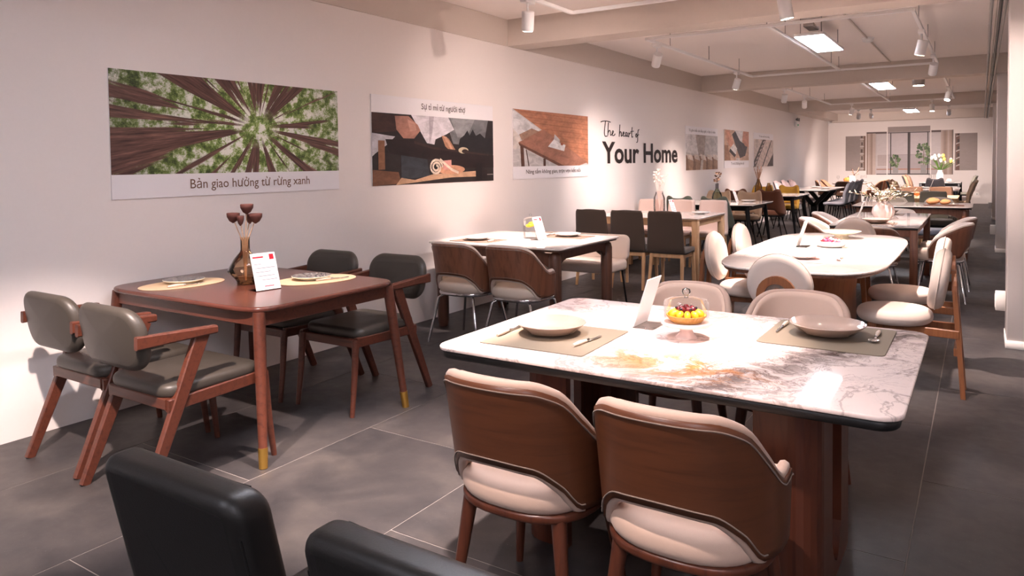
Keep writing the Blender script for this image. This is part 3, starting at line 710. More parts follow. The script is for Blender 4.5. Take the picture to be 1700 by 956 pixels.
SP = [ # x, y, target, label, power, cone, on
 (-3.06, 5.0, (-3.45, 5.5, 0.75), 'white track spotlight hanging over the wall table at the top of the picture', 1.6, 50, True),
 (-1.25, 5.75, (-1.0, 6.0, 0.75), 'white track spotlight cut by the upper edge of the picture', 2.4, 66, True),
 (-3.06, 7.75, (-4.0, 8.9, 0.85), 'white spotlight at the near left corner of the second bay loop', 0.7, 84, True),
 (-3.06, 10.9, (-3.8, 11.5, 0.75), 'white spotlight at the far left of the second bay loop', 0.75, 76, True),
 (-0.53, 8.6, (-0.95, 8.9, 0.75), 'white spotlight on the right rail of the second bay, nearer one', 1.2, 52, True),
 (-0.53, 10.75, (-0.9, 12.0, 0.75), 'white spotlight on the right rail of the second bay, farther one', 1.2, 54, True),
 (-3.06, 14.0, (-3.5, 14.9, 0.75), 'white spotlight at the near left corner of the third bay loop', 1.4, 54, True),
 (-3.06, 15.8, (-3.4, 17.4, 0.75), 'white spotlight on the left rail of the third bay, beside the corner one', 1.4, 54, True),
 (-2.6, 18.9, (-3.2, 19.4, 0.75), 'white spotlight on the far rail of the third bay, left one', 0.9, 50, True),
 (-0.95, 18.9, (-0.9, 18.6, 0.75), 'white spotlight on the far rail of the third bay, right one', 0.9, 50, True),
 (-0.53, 15.6, (-0.9, 14.9, 0.75), 'white spotlight on the right rail of the third bay', 1.3, 54, True),
 (-2.75, 21.2, (-3.3, 23.6, 0.75), 'left one of the pair of small spotlights at the far end', 1.5, 62, True),
 (-2.45, 21.2, (-2.6, 25.2, 1.2), 'right one of the pair of small spotlights at the far end', 1.6, 80, True),
 (-0.70, 21.2, (-1.0, 24.0, 0.75), 'single small spotlight at the right of the far end', 1.7, 66, True),
 # nearest bay, above the picture: they light the near end, column lamp added
 (-0.53, 2.75, (-1.02, 2.72, 0.75), 'white track spotlight over the marble table, above the picture', 0.85, 38, True),
 (-3.06, 2.3, (-3.3, 2.75, 0.75), 'white track spotlight over the red-brown table, above the picture', 0.55, 40, True),
 (-2.2, 0.75, (-3.4, 1.75, 0.3), 'white track spotlight behind the olive chairs, above the picture', 2.0, 46, True),
 (-1.2, 0.75, (-0.9, 1.9, 0.4), 'white track spotlight behind the shell chairs, above the picture', 0.6, 46, True),
 (-1.78, 2.2, (-2.2, 2.5, 0.0), 'white track spotlight over the aisle, above the picture', 2.6, 44, True),
 (-1.78, 4.6, (-4.25, 6.6, 1.3), 'white track spotlight aimed at the wall posters, above the picture', 0.5, 84, True),
 (-0.53, 4.4, (-0.75, 4.9, 0.4), 'white track spotlight over the round-backed chairs, above the picture', 0.8, 44, True),
 (-0.53, 5.2, (0.6, 6.5, 1.2), 'added track spotlight brightening the nearest column, above the picture', 0.35, 80, True),  # unseen lamp added to brighten the front of the nearest column
]
for x, y, tg, lab, pw, cone, on in SP: spotlight(x, y, ZS, *tg, lab, pw, cone, on, 1.0 if 'aimed at' in lab or 'second bay loop' in lab or 'third bay loop' in lab else 0.6)

def led_panel(x, y, label, wx=0.30, wy=1.30, z=2.72):
    t = thing('ceiling_light_panel', label, 'light panel', (x, y, z), 0, 'flat ceiling light panels')
    MB().box(-wx / 2, wx / 2, -wy / 2, wy / 2, 0.004, 0.035, 0.004).build('frame', 'white_metal', t)
    MB().box(-wx / 2 + 0.008, wx / 2 - 0.008, -wy / 2 + 0.008, wy / 2 - 0.008, 0.0, 0.0045).build('diffuser', 'panel_glow', t)
    for sx in (-1, 1):
        for sy in (-1, 1): MB().tube([(sx * wx * 0.35, sy * wy * 0.4, 0.03), (sx * wx * 0.35, sy * wy * 0.4, ZC - z)], 0.004, 6).build('hanger', 'grey_metal', t)
    MB().box(-0.05, 0.05, -wy / 2 - 0.02, -wy / 2 + 0.3, 0.10, 0.14, 0.004).build('driver', 'grey_metal', t)
    return t
led_panel(-1.54, 8.8, 'long glowing light panel on the ceiling of the second bay')
led_panel(-1.50, 14.6, 'glowing light panel on the ceiling of the third bay')
led_panel(-1.55, 21.6, 'thin glowing light panel near the far wall', z=2.66)
led_panel(-1.54, 2.4, 'added fill light panel on the ceiling above the picture')  # unseen panel added for ambient fill in the nearest bay
led_panel(-1.54, -1.5, 'added fill light panel on the ceiling behind the viewer')  # added behind the camera to fill the surfaces that face it
led_panel(0.9, -1.2, 'added fill light panel on the ceiling behind and right of the viewer')  # extra panel added out of view to raise the ambient light

t = thing('surface_downlight', 'round grey surface downlight near the third bay panel', 'downlight', (-0.96, 14.9, ZC))
MB().lathe([(0.10, 0), (0.10, -0.22), (0.09, -0.225)], 24).build('can', 'grey_metal', t); MB().lathe([(0.085, -0.228), (0.0001, -0.228)], 24).build('lens', 'lamp_lens', t)
t = thing('smoke_detector', 'small white smoke detector on the ceiling of the second bay', 'smoke detector', (-1.22, 10.2, ZC))
MB().lathe([(0.06, 0), (0.065, -0.02), (0.06, -0.045), (0.03, -0.06), (0.0001, -0.062)], 20).build('dome', 'white_plastic', t); MB().lathe([(0.075, 0), (0.075, -0.012)], 20).build('base', 'white_plastic', t)
t = thing('smoke_detector', 'small white smoke detector beside the third bay downlight', 'smoke detector', (-1.35, 14.6, ZC))
MB().lathe([(0.06, 0), (0.065, -0.02), (0.06, -0.045), (0.03, -0.06), (0.0001, -0.062)], 20).build('dome', 'white_plastic', t); MB().lathe([(0.075, 0), (0.075, -0.012)], 20).build('base', 'white_plastic', t)
for i, (xx, zz, rr) in enumerate([(0.055, 2.64, 0.012), (0.085, 2.635, 0.012), (0.118, 2.63, 0.014), (0.148, 2.625, 0.012)]):
    t = thing('conduit_pipe', ['thin grey conduit along the right side of the ceiling, leftmost', 'pale conduit along the right side of the ceiling, second from left', 'dark conduit along the right side of the ceiling', 'thin grey conduit along the right side of the ceiling, touching the columns'][i], 'conduit', group='conduits along the right side')
    MB().tube([(xx, 0.0, zz), (xx, 26.4, zz)], rr, 8).build('pipe', ['grey_metal', 'beam_paint', 'dark_metal', 'grey_metal'][i], t)
    for yb in (6.7, 13.05, 20.05): MB().box(xx - rr - 0.002, xx + rr + 0.002, yb - 0.015, yb + 0.015, zz + rr * 0.5, ZB - 0.001, 0.002).build('clip', 'grey_metal', t)
t = thing('ceiling_conduit', 'thin pipe on the second bay ceiling leading to the smoke detector', 'conduit')
MB().tube([(-1.22, 6.9, 2.936), (-1.22, 10.1, 2.936)], 0.010, 8).build('run', 'beam_paint', t); MB().tube([(-1.22, 10.3, 2.936), (-1.22, 12.85, 2.936)], 0.010, 8).build('run', 'beam_paint', t)
t = thing('ceiling_duct_box', 'grey box under the far beam at the right', 'duct box', (-0.45, 20.6, 2.72))
MB().box(-0.15, 0.9, -0.2, 0.25, 0.0, 0.22, 0.01).build('housing', 'beam_paint', t); MB().box(-0.12, 0.86, -0.205, -0.2, 0.04, 0.18, 0.001).build('grille', 'grey_metal', t)
t = wallthing('emergency_light', 'white twin-head emergency light high on the recessed wall', 'emergency light', (XL2, 21.6, 2.44), WL)
MB().box(-0.16, 0.16, -0.08, 0.06, 0.0, 0.06, 0.01).build('housing', 'white_plastic', t)
for s_ in (-1, 1):
    h = MB().lathe([(0.02, -0.03), (0.05, 0.02), (0.05, 0.03), (0.0001, 0.035)], 14).build('lamp_head', 'grey_metal', t); h.location = (s_ * 0.1, 0.12, 0.06)
MB().ball((0.0, -0.03, 0.065), 0.022).build('indicator', 'led_green', t)
# ------------------------------------------------------------------ chair builders (local: +y is the way the sitter faces, origin on the floor)
def park(t):
    t['used'] = 0; return t
def olive_chair():
    t = thing('dining_chair', 'x', 'chair')
    MB().slab(rrect(0.47, 0.50, 0.07, 6, 0, 0.02), 0.425, 0.485, 0.024, 4, 0.010).build('seat', 'leather_olive', t)
    fr = MB()
    fr.bar((-0.22, 0.27, 0.405), (0.22, 0.27, 0.405), 0.03, 0.05, side=(0, 1, 0)); fr.bar((-0.22, -0.21, 0.405), (0.22, -0.21, 0.405), 0.03, 0.05, side=(0, 1, 0))
    for s_ in (-1, 1): fr.bar((s_ * 0.225, -0.22, 0.40), (s_ * 0.225, 0.29, 0.415), 0.03, 0.055)
    fr.build('seat_frame', 'wood_red', t)
    for s_ in (-1, 1):
        MB().tube([(s_ * 0.225, 0.33, 0.0), (s_ * 0.222, 0.305, 0.2), (s_ * 0.22, 0.285, 0.43)], [0.014, 0.018, 0.022], 10).build('leg', 'wood_red', t)
        MB().bar((s_ * 0.232, -0.345, 0.0), (s_ * 0.230, -0.05, 0.685), 0.028, 0.042, 0.034, 0.070).build('leg', 'wood_red', t)
        MB().bar((s_ * 0.240, 0.012, 0.692), (s_ * 0.236, -0.355, 0.700), 0.042, 0.036, 0.026, 0.056, bev=0.2).build('armrest', 'wood_red', t)
    b = MB().slab(rrect(0.475, 0.275, 0.105, 8), -0.030, 0.030, 0.029, 4, 0.006)
    def bend(x, y, z):
        return (x, -0.315 + 0.42 * x * x - z * 1.0 - (y) * 0.16 - 0.02, 0.70 + y)
    b.deform(bend); b.build('backrest', 'leather_olive', t)
    return park(t)

def bucket_fn(rx, ry, zt, zb, thmax, lean, flare, e=0.85, dr=0.0):
    def fn(u, v):
        th = (2 * u - 1) * thmax; a = abs(math.degrees(th))
        z0, z1 = lerp_pts(zb, a), lerp_pts(zt, a); z = z0 + (z1 - z0) * v
        k_ = (z - 0.44) / 0.36; sn, cs = math.sin(th), math.cos(th)
        fx = math.copysign(abs(sn) ** e, sn); fy = math.copysign(abs(cs) ** e, cs)
        R = 1 + flare * k_
        return ((rx * R - dr) * fx, -(ry * R - dr) * fy - lean * k_ * max(0, cs) ** 0.7, z)
    return fn
def shell_chair(legs='wood', shellmat='wood_shell', pad='fabric_beige', trim='fabric_beige', zt=None, name='shell_chair', thm=105, zb=None, leg_mat=None, seat_mat=None, cut=True, piping=True, lean=0.06):
    zt = zt or [(0, 0.808), (28, 0.803), (48, 0.772), (66, 0.688), (80, 0.622), (88, 0.604), (96, 0.608), (105, 0.585)]
    zb = zb or [(0, 0.562), (26, 0.550), (46, 0.495), (62, 0.425), (112, 0.415)]
    t = thing(name, 'x', 'chair'); tm = math.radians(thm)
    out = bucket_fn(0.235, 0.235, zt, zb, tm, lean, 0.05)
    MB().shell(out, 44, 10, 0.010).build('shell', shellmat, t)
    zti = [(a, z + 0.004) for a, z in zt]; zbi = [(a, z - 0.002) for a, z in zb]
    inn = bucket_fn(0.235, 0.235, zti, zbi, tm, lean, 0.05, dr=0.012)
    MB().shell(lambda u, v: inn(1 - u, v), 44, 10, 0.026).build('lining', pad, t)
    # rolled fabric edge round the shell
    mid = bucket_fn(0.235, 0.235, zt, zb, tm, lean, 0.05, dr=0.010)
    top = [mid(i / 60, 1.0) for i in range(61)]; bot = [mid(i / 60, 0.0) for i in range(61)]
    MB().tube([bot[0], mid(0, 0.5)] + top + [mid(1, 0.5), bot[-1]], 0.0165, 8).build('edge_trim', trim, t)
    a0 = [i for i in range(61) if abs((2 * i / 60 - 1) * thm) < 68]
    if cut: MB().tube([bot[i] for i in a0], 0.0155, 8).build('edge_trim', trim, t)
    if piping:
        inset_ = bucket_fn(0.235, 0.235, [(a, z - 0.0165) for a, z in zt], [(a, z + 0.016) for a, z in zb], tm * 0.97, lean, 0.05, dr=-0.0125)
        MB().tube([inset_(i / 60, 1.0) for i in range(61)], 0.0022, 5).build('piping', 'stitching', t)
        if cut: MB().tube([inset_(i / 60, 0.0) for i in a0], 0.0022, 5).build('piping', 'stitching', t)
    MB().slab(superel(0.226, 0.230, 2.5, 40, 0, 0.0), 0.405, 0.495, 0.038, 5, 0.010).build('seat', seat_mat or pad, t)
    MB().slab(superel(0.226, 0.226, 2.6, 36, 0, 0.005), 0.385, 0.412, 0.008, 2).build('seat_base', 'chrome' if legs == 'chrome' else (leg_mat or shellmat if legs == 'wood' else 'dark_metal'), t)
    lm = leg_mat or {'wood': 'wood_mahogany', 'chrome': 'chrome', 'black': 'dark_metal'}[legs]
    for sx in (-1, 1):
        for sy in (-1, 1):
            if legs == 'wood': MB().tube([(sx * 0.155, sy * 0.15, 0.40), (sx * 0.205, sy * 0.20, 0.0)], [0.024, 0.013], 10).build('leg', lm, t)
            elif legs == 'chrome': MB().tube([(sx * 0.13, sy * 0.14, 0.39), (sx * 0.17, sy * 0.18, 0.36), (sx * 0.24, sy * 0.235, 0.0)], 0.0105, 8).build('leg', lm, t)
            else: MB().tube([(sx * 0.13, sy * 0.13, 0.40), (sx * 0.22, sy * 0.22, 0.0)], [0.014, 0.010], 8).build('leg', lm, t)
    return park(t)

def round_chair(pad, frame='wood_teak'):
    t = thing('round_back_chair', 'x', 'chair')
    MB().slab(superel(0.215, 0.215, 2.1, 36, 0, 0.02), 0.405, 0.495, 0.044, 5, 0.008).build('seat', pad, t)
    b = MB().slab(superel(0.185, 0.185, 2.0, 36), -0.045, 0.045, 0.042, 5, 0.006)
    b.deform(lambda x, y, z: (x, -0.225 + z * -1.0 - y * 0.14, 0.685 + y)); b.build('backrest', pad, t)
    MB().tube([Vector((0.187 * math.cos(a), -0.225 - 0.187 * math.sin(a) * 0.14, 0.685 + 0.187 * math.sin(a))) for a in [2 * PI * i / 40 for i in range(41)]], 0.004, 5, False).build('piping', pad, t)
    # arched flat plywood frame carrying the back: inverted U
    def arch(rw):
        pts = [(-rw, 0.0), (-rw, 0.30)] + [(-rw * math.cos(a), 0.635 + rw * math.sin(a)) for a in [PI * i / 12 for i in range(13)]] + [(rw, 0.30), (rw, 0.0)]
        return pts
    o_, i_ = arch(0.112), arch(0.066); n = len(o_)
    yb = lambda z: -0.325 - 0.02 * math.cos(z * 3) - (0.0 if z > 0.45 else (0.45 - z) * 0.05)
    vs_ = []
    for pt in (o_, i_):
        for d in (0.0, 0.026):
            for x_, z_ in pt: vs_.append((x_ * (1 + 0.45 * max(0, 0.55 - z_)), yb(z_) + d, z_))
    fs = []
    A, B, D, E_ = 0, n, 2 * n, 3 * n      # outer back, outer front, inner back, inner front
    for i in range(n - 1):
        fs += [(A + i, A + i + 1, D + i + 1, D + i), (B + i + 1, B + i, E_ + i, E_ + i + 1), (A + i + 1, A + i, B + i, B + i + 1), (D + i, D + i + 1, E_ + i + 1, E_ + i)]
    fs += [(A, D, E_, B), (A + n - 1, B + n - 1, E_ + n - 1, D + n - 1)]
    MB().add(vs_, fs, False).build('back_arch', frame, t)
    MB().lathe([(0.03, 0), (0.03, 0.05)], 14).xf(Matrix.Translation((0, -0.31, 0.645)) @ Matrix.Rotation(-PI / 2, 4, 'X')).build('back_bolt', frame, t)
    for s_ in (-1, 1):
        MB().bar((s_ * 0.115, -0.33, 0.375), (s_ * 0.10, 0.16, 0.385), 0.026, 0.05).build('side_rail', frame, t)
        MB().bar((s_ * 0.15, 0.17, 0.0), (s_ * 0.115, 0.13, 0.41), 0.034, 0.034, 0.045, 0.045).build('leg', frame, t)
    MB().bar((-0.12, -0.315, 0.27), (0.12, -0.315, 0.27), 0.022, 0.045, side=(0, 1, 0)).build('stretcher', frame, t)
    return park(t)

def profile_chair(name, prof, wid, th, pad, legs, leg_mat, curve=0.05, tuft=False, back_mat=None, rail=True, wing=0.0):
    """one upholstered sheet bent from seat to back; prof = (y,z) from seat front to back top"""
    t = thing(name, 'x', 'chair')
    P = catmull([Vector((0, y, z)) for y, z in prof], 6); n = len(P) - 1
    L = [0.0]
    for a, b in zip(P, P[1:]): L.append(L[-1] + (b - a).length)
    def fn(u, v):
        s_ = v * L[-1]; i = min(n - 1, max(j for j in range(n + 1) if L[j] <= s_ + 1e-9)); f_ = (s_ - L[i]) / max(1e-6, L[i + 1] - L[i])
        p = P[i].lerp(P[i + 1], f_); w_ = lerp_pts(wid, v) / 2; xx = (2 * u - 1)
        rise = smooth(0.45, 0.75, v)
        tz = p.z + wing * rise * xx * xx; ty = p.y + curve * rise * xx * xx
        if tuft and v > 0.5:
            dd = 0.012 * abs(math.sin((xx * 1.5 + 0.5) * PI)) * abs(math.sin(v * PI * 5)); ty += dd
        # rounded corners of the sheet
        cut = 1.0
        if v > 0.95: cut = math.sqrt(max(0.05, 1 - ((v - 0.95) / 0.05) ** 2 * (0.45 if tuft or back_mat else 0.16)))
        if v < 0.08: cut = math.sqrt(max(0.05, 1 - ((0.08 - v) / 0.08) ** 2 * 0.3))
        return (xx * w_ * cut, ty, tz)
    MB().shell(fn, 16, 34, -th).build('upholstery', pad, t)
    mid = lambda u, v: tuple(Vector(fn(u, v)))
    if back_mat:
        P_b = MB().shell(lambda u, v: Vector(fn(0.02 + 0.96 * u, 0.42 + 0.57 * v)) + Vector((0, -0.014, -0.002)), 12, 18, -0.012); P_b.build('back_cover', back_mat, t)
    if tuft:
        for r, v in enumerate((0.68, 0.80, 0.90)):
            for xx in ((-0.1, 0.1) if r % 2 else (-0.16, 0.0, 0.16)):
                q = Vector(fn(0.5 + xx / max(0.2, lerp_pts(wid, v)), v)); MB().ball(q + Vector((0, -0.002, 0)), 0.010, n=8, m=5).build('button', pad, t)
    zs = P[0].z - 0.002
    if legs == 'wood':
        fr = MB(); fr.bar((-0.16, 0.17, zs - 0.02), (0.16, 0.17, zs - 0.02), 0.03, 0.045, side=(0, 1, 0)); fr.bar((-0.16, -0.14, zs - 0.02), (0.16, -0.14, zs - 0.02), 0.03, 0.045, side=(0, 1, 0))
        for s_ in (-1, 1): fr.bar((s_ * 0.165, -0.15, zs - 0.02), (s_ * 0.165, 0.18, zs - 0.02), 0.03, 0.045)
        fr.build('seat_frame', leg_mat, t)
        for sx in (-1, 1):
            MB().bar((sx * 0.175, 0.18, zs), (sx * 0.19, 0.215, 0.0), 0.038, 0.038, 0.026, 0.026).build('leg', leg_mat, t)
            MB().bar((sx * 0.175, -0.15, zs), (sx * 0.19, -0.22, 0.0), 0.038, 0.038, 0.026, 0.026).build('leg', leg_mat, t)
    else:
        MB().slab(rrect(0.34, 0.34, 0.05, 4), zs - 0.02, zs + 0.004, 0.005, 2).build('seat_frame', leg_mat, t)
        for sx in (-1, 1):
            for sy in (-1, 1): MB().tube([(sx * 0.14, sy * 0.14, zs - 0.01), (sx * 0.20, sy * 0.205, 0.0)], [0.014, 0.009], 8).build('leg', leg_mat, t)
    return park(t)
LPROF = [(0.235, 0.415), (0.10, 0.425), (-0.10, 0.415), (-0.195, 0.435), (-0.235, 0.56), (-0.255, 0.70), (-0.275, 0.885)]
LW = [(0, 0.40), (0.5, 0.42), (1, 0.385)]
TPROF = [(0.25, 0.41), (0.12, 0.425), (-0.08, 0.415), (-0.19, 0.45), (-0.25, 0.60), (-0.30, 0.74), (-0.37, 0.93)]
TWD = [(0, 0.44), (0.5, 0.46), (0.8, 0.50), (1, 0.40)]
def wavy_chair(mat, seat=None):
    zt = [(0, 0.845), (14, 0.850), (34, 0.885), (42, 0.880), (64, 0.70), (80, 0.56), (96, 0.46)]
    zb = [(0, 0.525), (18, 0.52), (42, 0.43), (96, 0.42)]
    return shell_chair('black', mat, mat, mat, zt, 'upholstered_chair', 96, zb, seat_mat=seat or mat, piping=False, lean=0.05)

# ------------------------------------------------------------------ table builders
def slab_table(t, outline, top, z1=0.75, th=0.014, under='black_edge', uth=0.028, uin=0.012, bev=0.004):
    MB().slab(outline, z1 - th, z1, bev, 2).build('tabletop', top, t)
    if under: MB().slab(inset(outline, uin), z1 - th - uth, z1 - th, 0.006, 1).build('under_board', under, t)

def marble_table():
    t = thing('dining_table', 'large marble-topped dining table with slotted wooden pedestals, nearest the viewer', 'table', (-0.935, 2.645, 0))
    slab_table(t, rrect(1.545, 1.125, 0.07, 8), 'marble_bold', th=0.014, uth=0.030)
    for s_ in (-1, 1):
        # C-shaped panel: front wing, rounded corner, slotted outer face, rear wing
        R = 0.09; X0 = 0.53; X1 = 0.335; Yh = 0.335; sl = 0.09; th = 0.035
        path = [(X1, -Yh)] + [(X0 - R + R * math.cos(a), -Yh + R + R * math.sin(a)) for a in [-PI / 2 + PI / 2 * i / 6 for i in range(7)]] + [(X0, -sl)]
        def panel(pts, z0, z1):
            m = MB(); inn = []
            for i, (x_, y_) in enumerate(pts):
                a = Vector(pts[max(0, i - 1)]); b = Vector(pts[min(len(pts) - 1, i + 1)]); d = (b - a).normalized(); inn.append((x_ - d.y * th, y_ + d.x * th))
            ol = [(s_ * x_, y_) for x_, y_ in pts + inn[::-1]]
            if s_ < 0: ol = ol[::-1]
            n = len(ol); vs_ = [(x_, y_, z0) for x_, y_ in ol] + [(x_, y_, z1) for x_, y_ in ol]
            fs = [(i, (i + 1) % n, n + (i + 1) % n, n + i) for i in range(n)] + [tuple(reversed(range(n))), tuple(range(n, 2 * n))]
            return m.add(vs_, fs, False)
        ped = panel(path, 0, 0.706); mir = [(x_, -y_) for x_, y_ in path][::-1]; ped2 = panel(mir, 0, 0.706)
        ped.v_off = None
        o_ = len(ped.v); ped.v += ped2.v; ped.f += [tuple(i + o_ for i in f) for f in ped2.f]; ped.sm += ped2.sm; ped.mi += ped2.mi
        # bottom of the slot closes in a curve
        steps = 8
        for i in range(steps):
            ya, yb = -sl + 2 * sl * i / steps, -sl + 2 * sl * (i + 1) / steps; h = lambda y_: 0.05 + 0.10 * (y_ / sl) ** 2
            x0, x1 = sorted((s_ * X0, s_ * (X0 - th)))
            ped.add([(x0, ya, 0), (x1, ya, 0), (x1, yb, 0), (x0, yb, 0), (x0, ya, h(ya)), (x1, ya, h(ya)), (x1, yb, h(yb)), (x0, yb, h(yb))],
                    [(3, 2, 1, 0), (4, 5, 6, 7), (0, 1, 5, 4), (2, 3, 7, 6), (1, 2, 6, 5), (3, 0, 4, 7)], False)
        ped.build('pedestal', 'wood_mahogany', t)
    return t

def splay_table(label, loc, w_, d, top, frame, e=6, z=0.75, gold=False, leg=(0.026, 0.016), th=0.026, black=False, inl=0.12):
    t = thing('dining_table', label, 'table', loc)
    if gold:
        ol = []
        for x_, y_ in rrect(w_, d, 0.10, 6):
            ol.append((x_ * (1 - 0.06 * (2 * y_ / d) ** 2 * 0.5 + 0.0), y_ * (1 - 0.05 * (2 * x_ / w_) ** 2 * 0.5)))
        # gently bowed sides need points along the straight runs
        ol = superel(w_ / 2, d / 2, 8.5, 96)
        MB().slab(ol, z - th, z, 0.011, 3).build('tabletop', top, t)
    else: slab_table(t, rrect(w_, d, 0.03, 5), top, z, 0.012, 'black_edge' if black else frame, 0.02)
    ap = MB(); hx, hy = w_ / 2 - inl, d / 2 - inl; za = z - th - 0.035
    for s_ in (-1, 1):
        ap.bar((-hx, s_ * hy, za), (hx, s_ * hy, za), 0.022, 0.07, side=(0, 1, 0)); ap.bar((s_ * hx, -hy, za), (s_ * hx, hy, za), 0.022, 0.07)
    ap.build('apron', frame, t)
    for sx in (-1, 1):
        for sy in (-1, 1):
            a, b = Vector((sx * hx, sy * hy, z - th)), Vector((sx * (hx + 0.075), sy * (hy + 0.055), 0.0))
            l = MB().tube([a, a.lerp(b, 0.3), b], [leg[0], leg[0] * 0.95, leg[1]], 14).build('leg', frame, t)
            if gold:
                c = a.lerp(b, 0.87); MB().tube([c, b + (b - c) * 0.001], [leg[1] * 1.12 + 0.002, leg[1] + 0.0012], 14).build('tip', 'gold', l)
    return t

def post_table(label, loc, w_, d, top, frame, leg=0.075, z=0.75, under=None, braced=False, rnd=False):
    t = thing('dining_table', label, 'table', loc)
    slab_table(t, rrect(w_, d, 0.03 if not braced else 0.06, 6), top, z, 0.014, under or frame, 0.018, 0.006 if not braced else 0.02)
    zt = z - 0.032; hx, hy = w_ / 2 - leg / 2 - (0.01 if not braced else 0.05), d / 2 - leg / 2 - (0.01 if not braced else 0.05)
    ap = MB(); inn = 0.0
    if braced:
        # apron with curved brackets running down into the round posts, small gap under the top
        for s_ in (-1, 1):
            for along, fix, isx in ((hx, s_ * hy, True), (hy, s_ * hx, False)):
                for i in range(24):
                    a0, a1 = -along + 2 * along * i / 24, -along + 2 * along * (i + 1) / 24
                    h = lambda q: 0.075 + 0.10 * max(0, (abs(q) / along - 0.68) / 0.32) ** 1.5
                    g = lambda q: 0.018 if abs(abs(q) - along) < 0.10 else 0.0
                    if isx: pts = lambda q, zz, y_: (q, fix + y_, zz)
                    else: pts = lambda q, zz, y_: (fix + y_, q, zz)
                    vs_ = [pts(q, zt - g(q) if up else zt - h(q), y_) for y_ in (-0.014, 0.014) for up in (0, 1) for q in (a0, a1)]
                    ap.add(vs_, [(0, 1, 3, 2), (5, 4, 6, 7), (0, 2, 6, 4), (1, 5, 7, 3), (2, 3, 7, 6), (0, 4, 5, 1)], False)
    else:
        for s_ in (-1, 1):
            ap.bar((-hx, s_ * hy, zt - 0.035), (hx, s_ * hy, zt - 0.035), 0.024, 0.07, side=(0, 1, 0)); ap.bar((s_ * hx, -hy, zt - 0.035), (s_ * hx, hy, zt - 0.035), 0.024, 0.07)
    ap.build('apron', frame, t)
    for sx in (-1, 1):
        for sy in (-1, 1):
            if braced: MB().lathe([(leg * 0.40, 0), (leg * 0.5, 0.05), (leg * 0.52, zt - 0.06), (leg * 0.42, zt - 0.02), (leg * 0.2, zt - 0.008)], 18, (sx * hx, sy * hy, 0)).build('leg', frame, t)
            else: MB().slab(rrect(leg, leg, 0.008, 2, sx * hx, sy * hy), 0, zt, 0.003, 1).build('leg', frame, t)
    return t

def pedestal_table(label, loc, a, b, e, top, frame, under='wood_brown', n=48, ped=(0.22, 0.40), yleg=False, box=False):
    t = thing('dining_table', label, 'table', loc)
    ol = superel(a, b, e, n) if not box else rrect(2 * a, 2 * b, 0.05, 6)
    slab_table(t, ol, top, 0.75, 0.014, under, 0.022, 0.014)
    if yleg:
        for s_ in (-1, 1):
            m = MB(); y_ = s_ * b * 0.42
            m.bar((0, y_, 0.02), (0, y_, 0.42), 0.14, 0.10); m.bar((0, y_, 0.36), (-a * 0.72, y_, 0.715), 0.10, 0.09, side=(0, 1, 0)); m.bar((0, y_, 0.36), (a * 0.72, y_, 0.715), 0.10, 0.09, side=(0, 1, 0)); m.box(-a * 0.7, a * 0.7, y_ - 0.05, y_ + 0.05, 0, 0.03, 0.004)
            m.build('leg', frame, t)
    else:
        MB().lathe([(1.0, 0), (1.02, 0.02), (0.92, 0.10), (0.90, 0.45), (1.0, 0.66), (1.08, 0.715)], 32, (0, 0, 0), ped[0], ped[1]).build('pedestal', frame, t)
        MB().slab(superel(ped[0] * 1.25, ped[1] * 1.2, 2.6, 32), 0, 0.022, 0.006, 2).build('base_plate', frame, t)
    return t

# ------------------------------------------------------------------ tableware
def plate_proto(mat, r=0.137, h=0.044):
    t = thing('plate', 'x', 'plate')
    MB().lathe([(r * 0.42, 0.0), (r * 0.45, 0.004), (r * 0.72, 0.010), (r * 0.97, h - 0.003), (r, h), (r * 0.985, h + 0.002), (r * 0.70, 0.016), (r * 0.4, 0.010), (0.0001, 0.010)], 40).build('dish', mat, t)
    MB().lathe([(r * 0.38, -0.001), (r * 0.40, 0.004)], 28).build('foot_ring', mat, t)
    return park(t)
def cutlery(kind, handle='handle_ivory', metal='steel'):
    t = thing(kind, 'x', kind)
    MB().tube([(0, -0.10, 0.006), (0, -0.06, 0.008), (0, -0.01, 0.007)], [0.006, 0.0085, 0.005], 8).build('handle', handle, t)
    MB().tube([(0, -0.012, 0.007), (0, 0.004, 0.007)], 0.0058, 8).build('collar', metal, t)
    if kind == 'table_knife': MB().slab([(-0.003, 0.0), (0.006, 0.0), (0.008, 0.04), (0.005, 0.085), (-0.003, 0.10)], 0.0035, 0.0062, 0.0008, 1).build('blade', metal, t)
    elif kind == 'table_spoon':
        MB().tube([(0, 0, 0.006), (0, 0.045, 0.005)], [0.004, 0.003], 6).build('neck', metal, t)
        MB().lathe([(0.0001, 0.0), (0.6, 0.15), (1, 0.6), (0.97, 0.63), (0.55, 0.25), (0.0001, 0.12)], 20, (0, 0.066, 0.0015), 0.019, 0.027).deform(lambda x, y, z: (x, y, 0.0015 + (z - 0.0015) * 0.013)).build('bowl', metal, t)
    else:
        MB().tube([(0, 0, 0.006), (0, 0.04, 0.005)], [0.004, 0.0035], 6).build('neck', metal, t)
        for s_ in (-1.5, -0.5, 0.5, 1.5): MB().tube([(s_ * 0.002, 0.038, 0.005), (s_ * 0.0055, 0.06, 0.004), (s_ * 0.0055, 0.10, 0.007)], 0.0016, 5).build('tine', metal, t)
    return park(t)
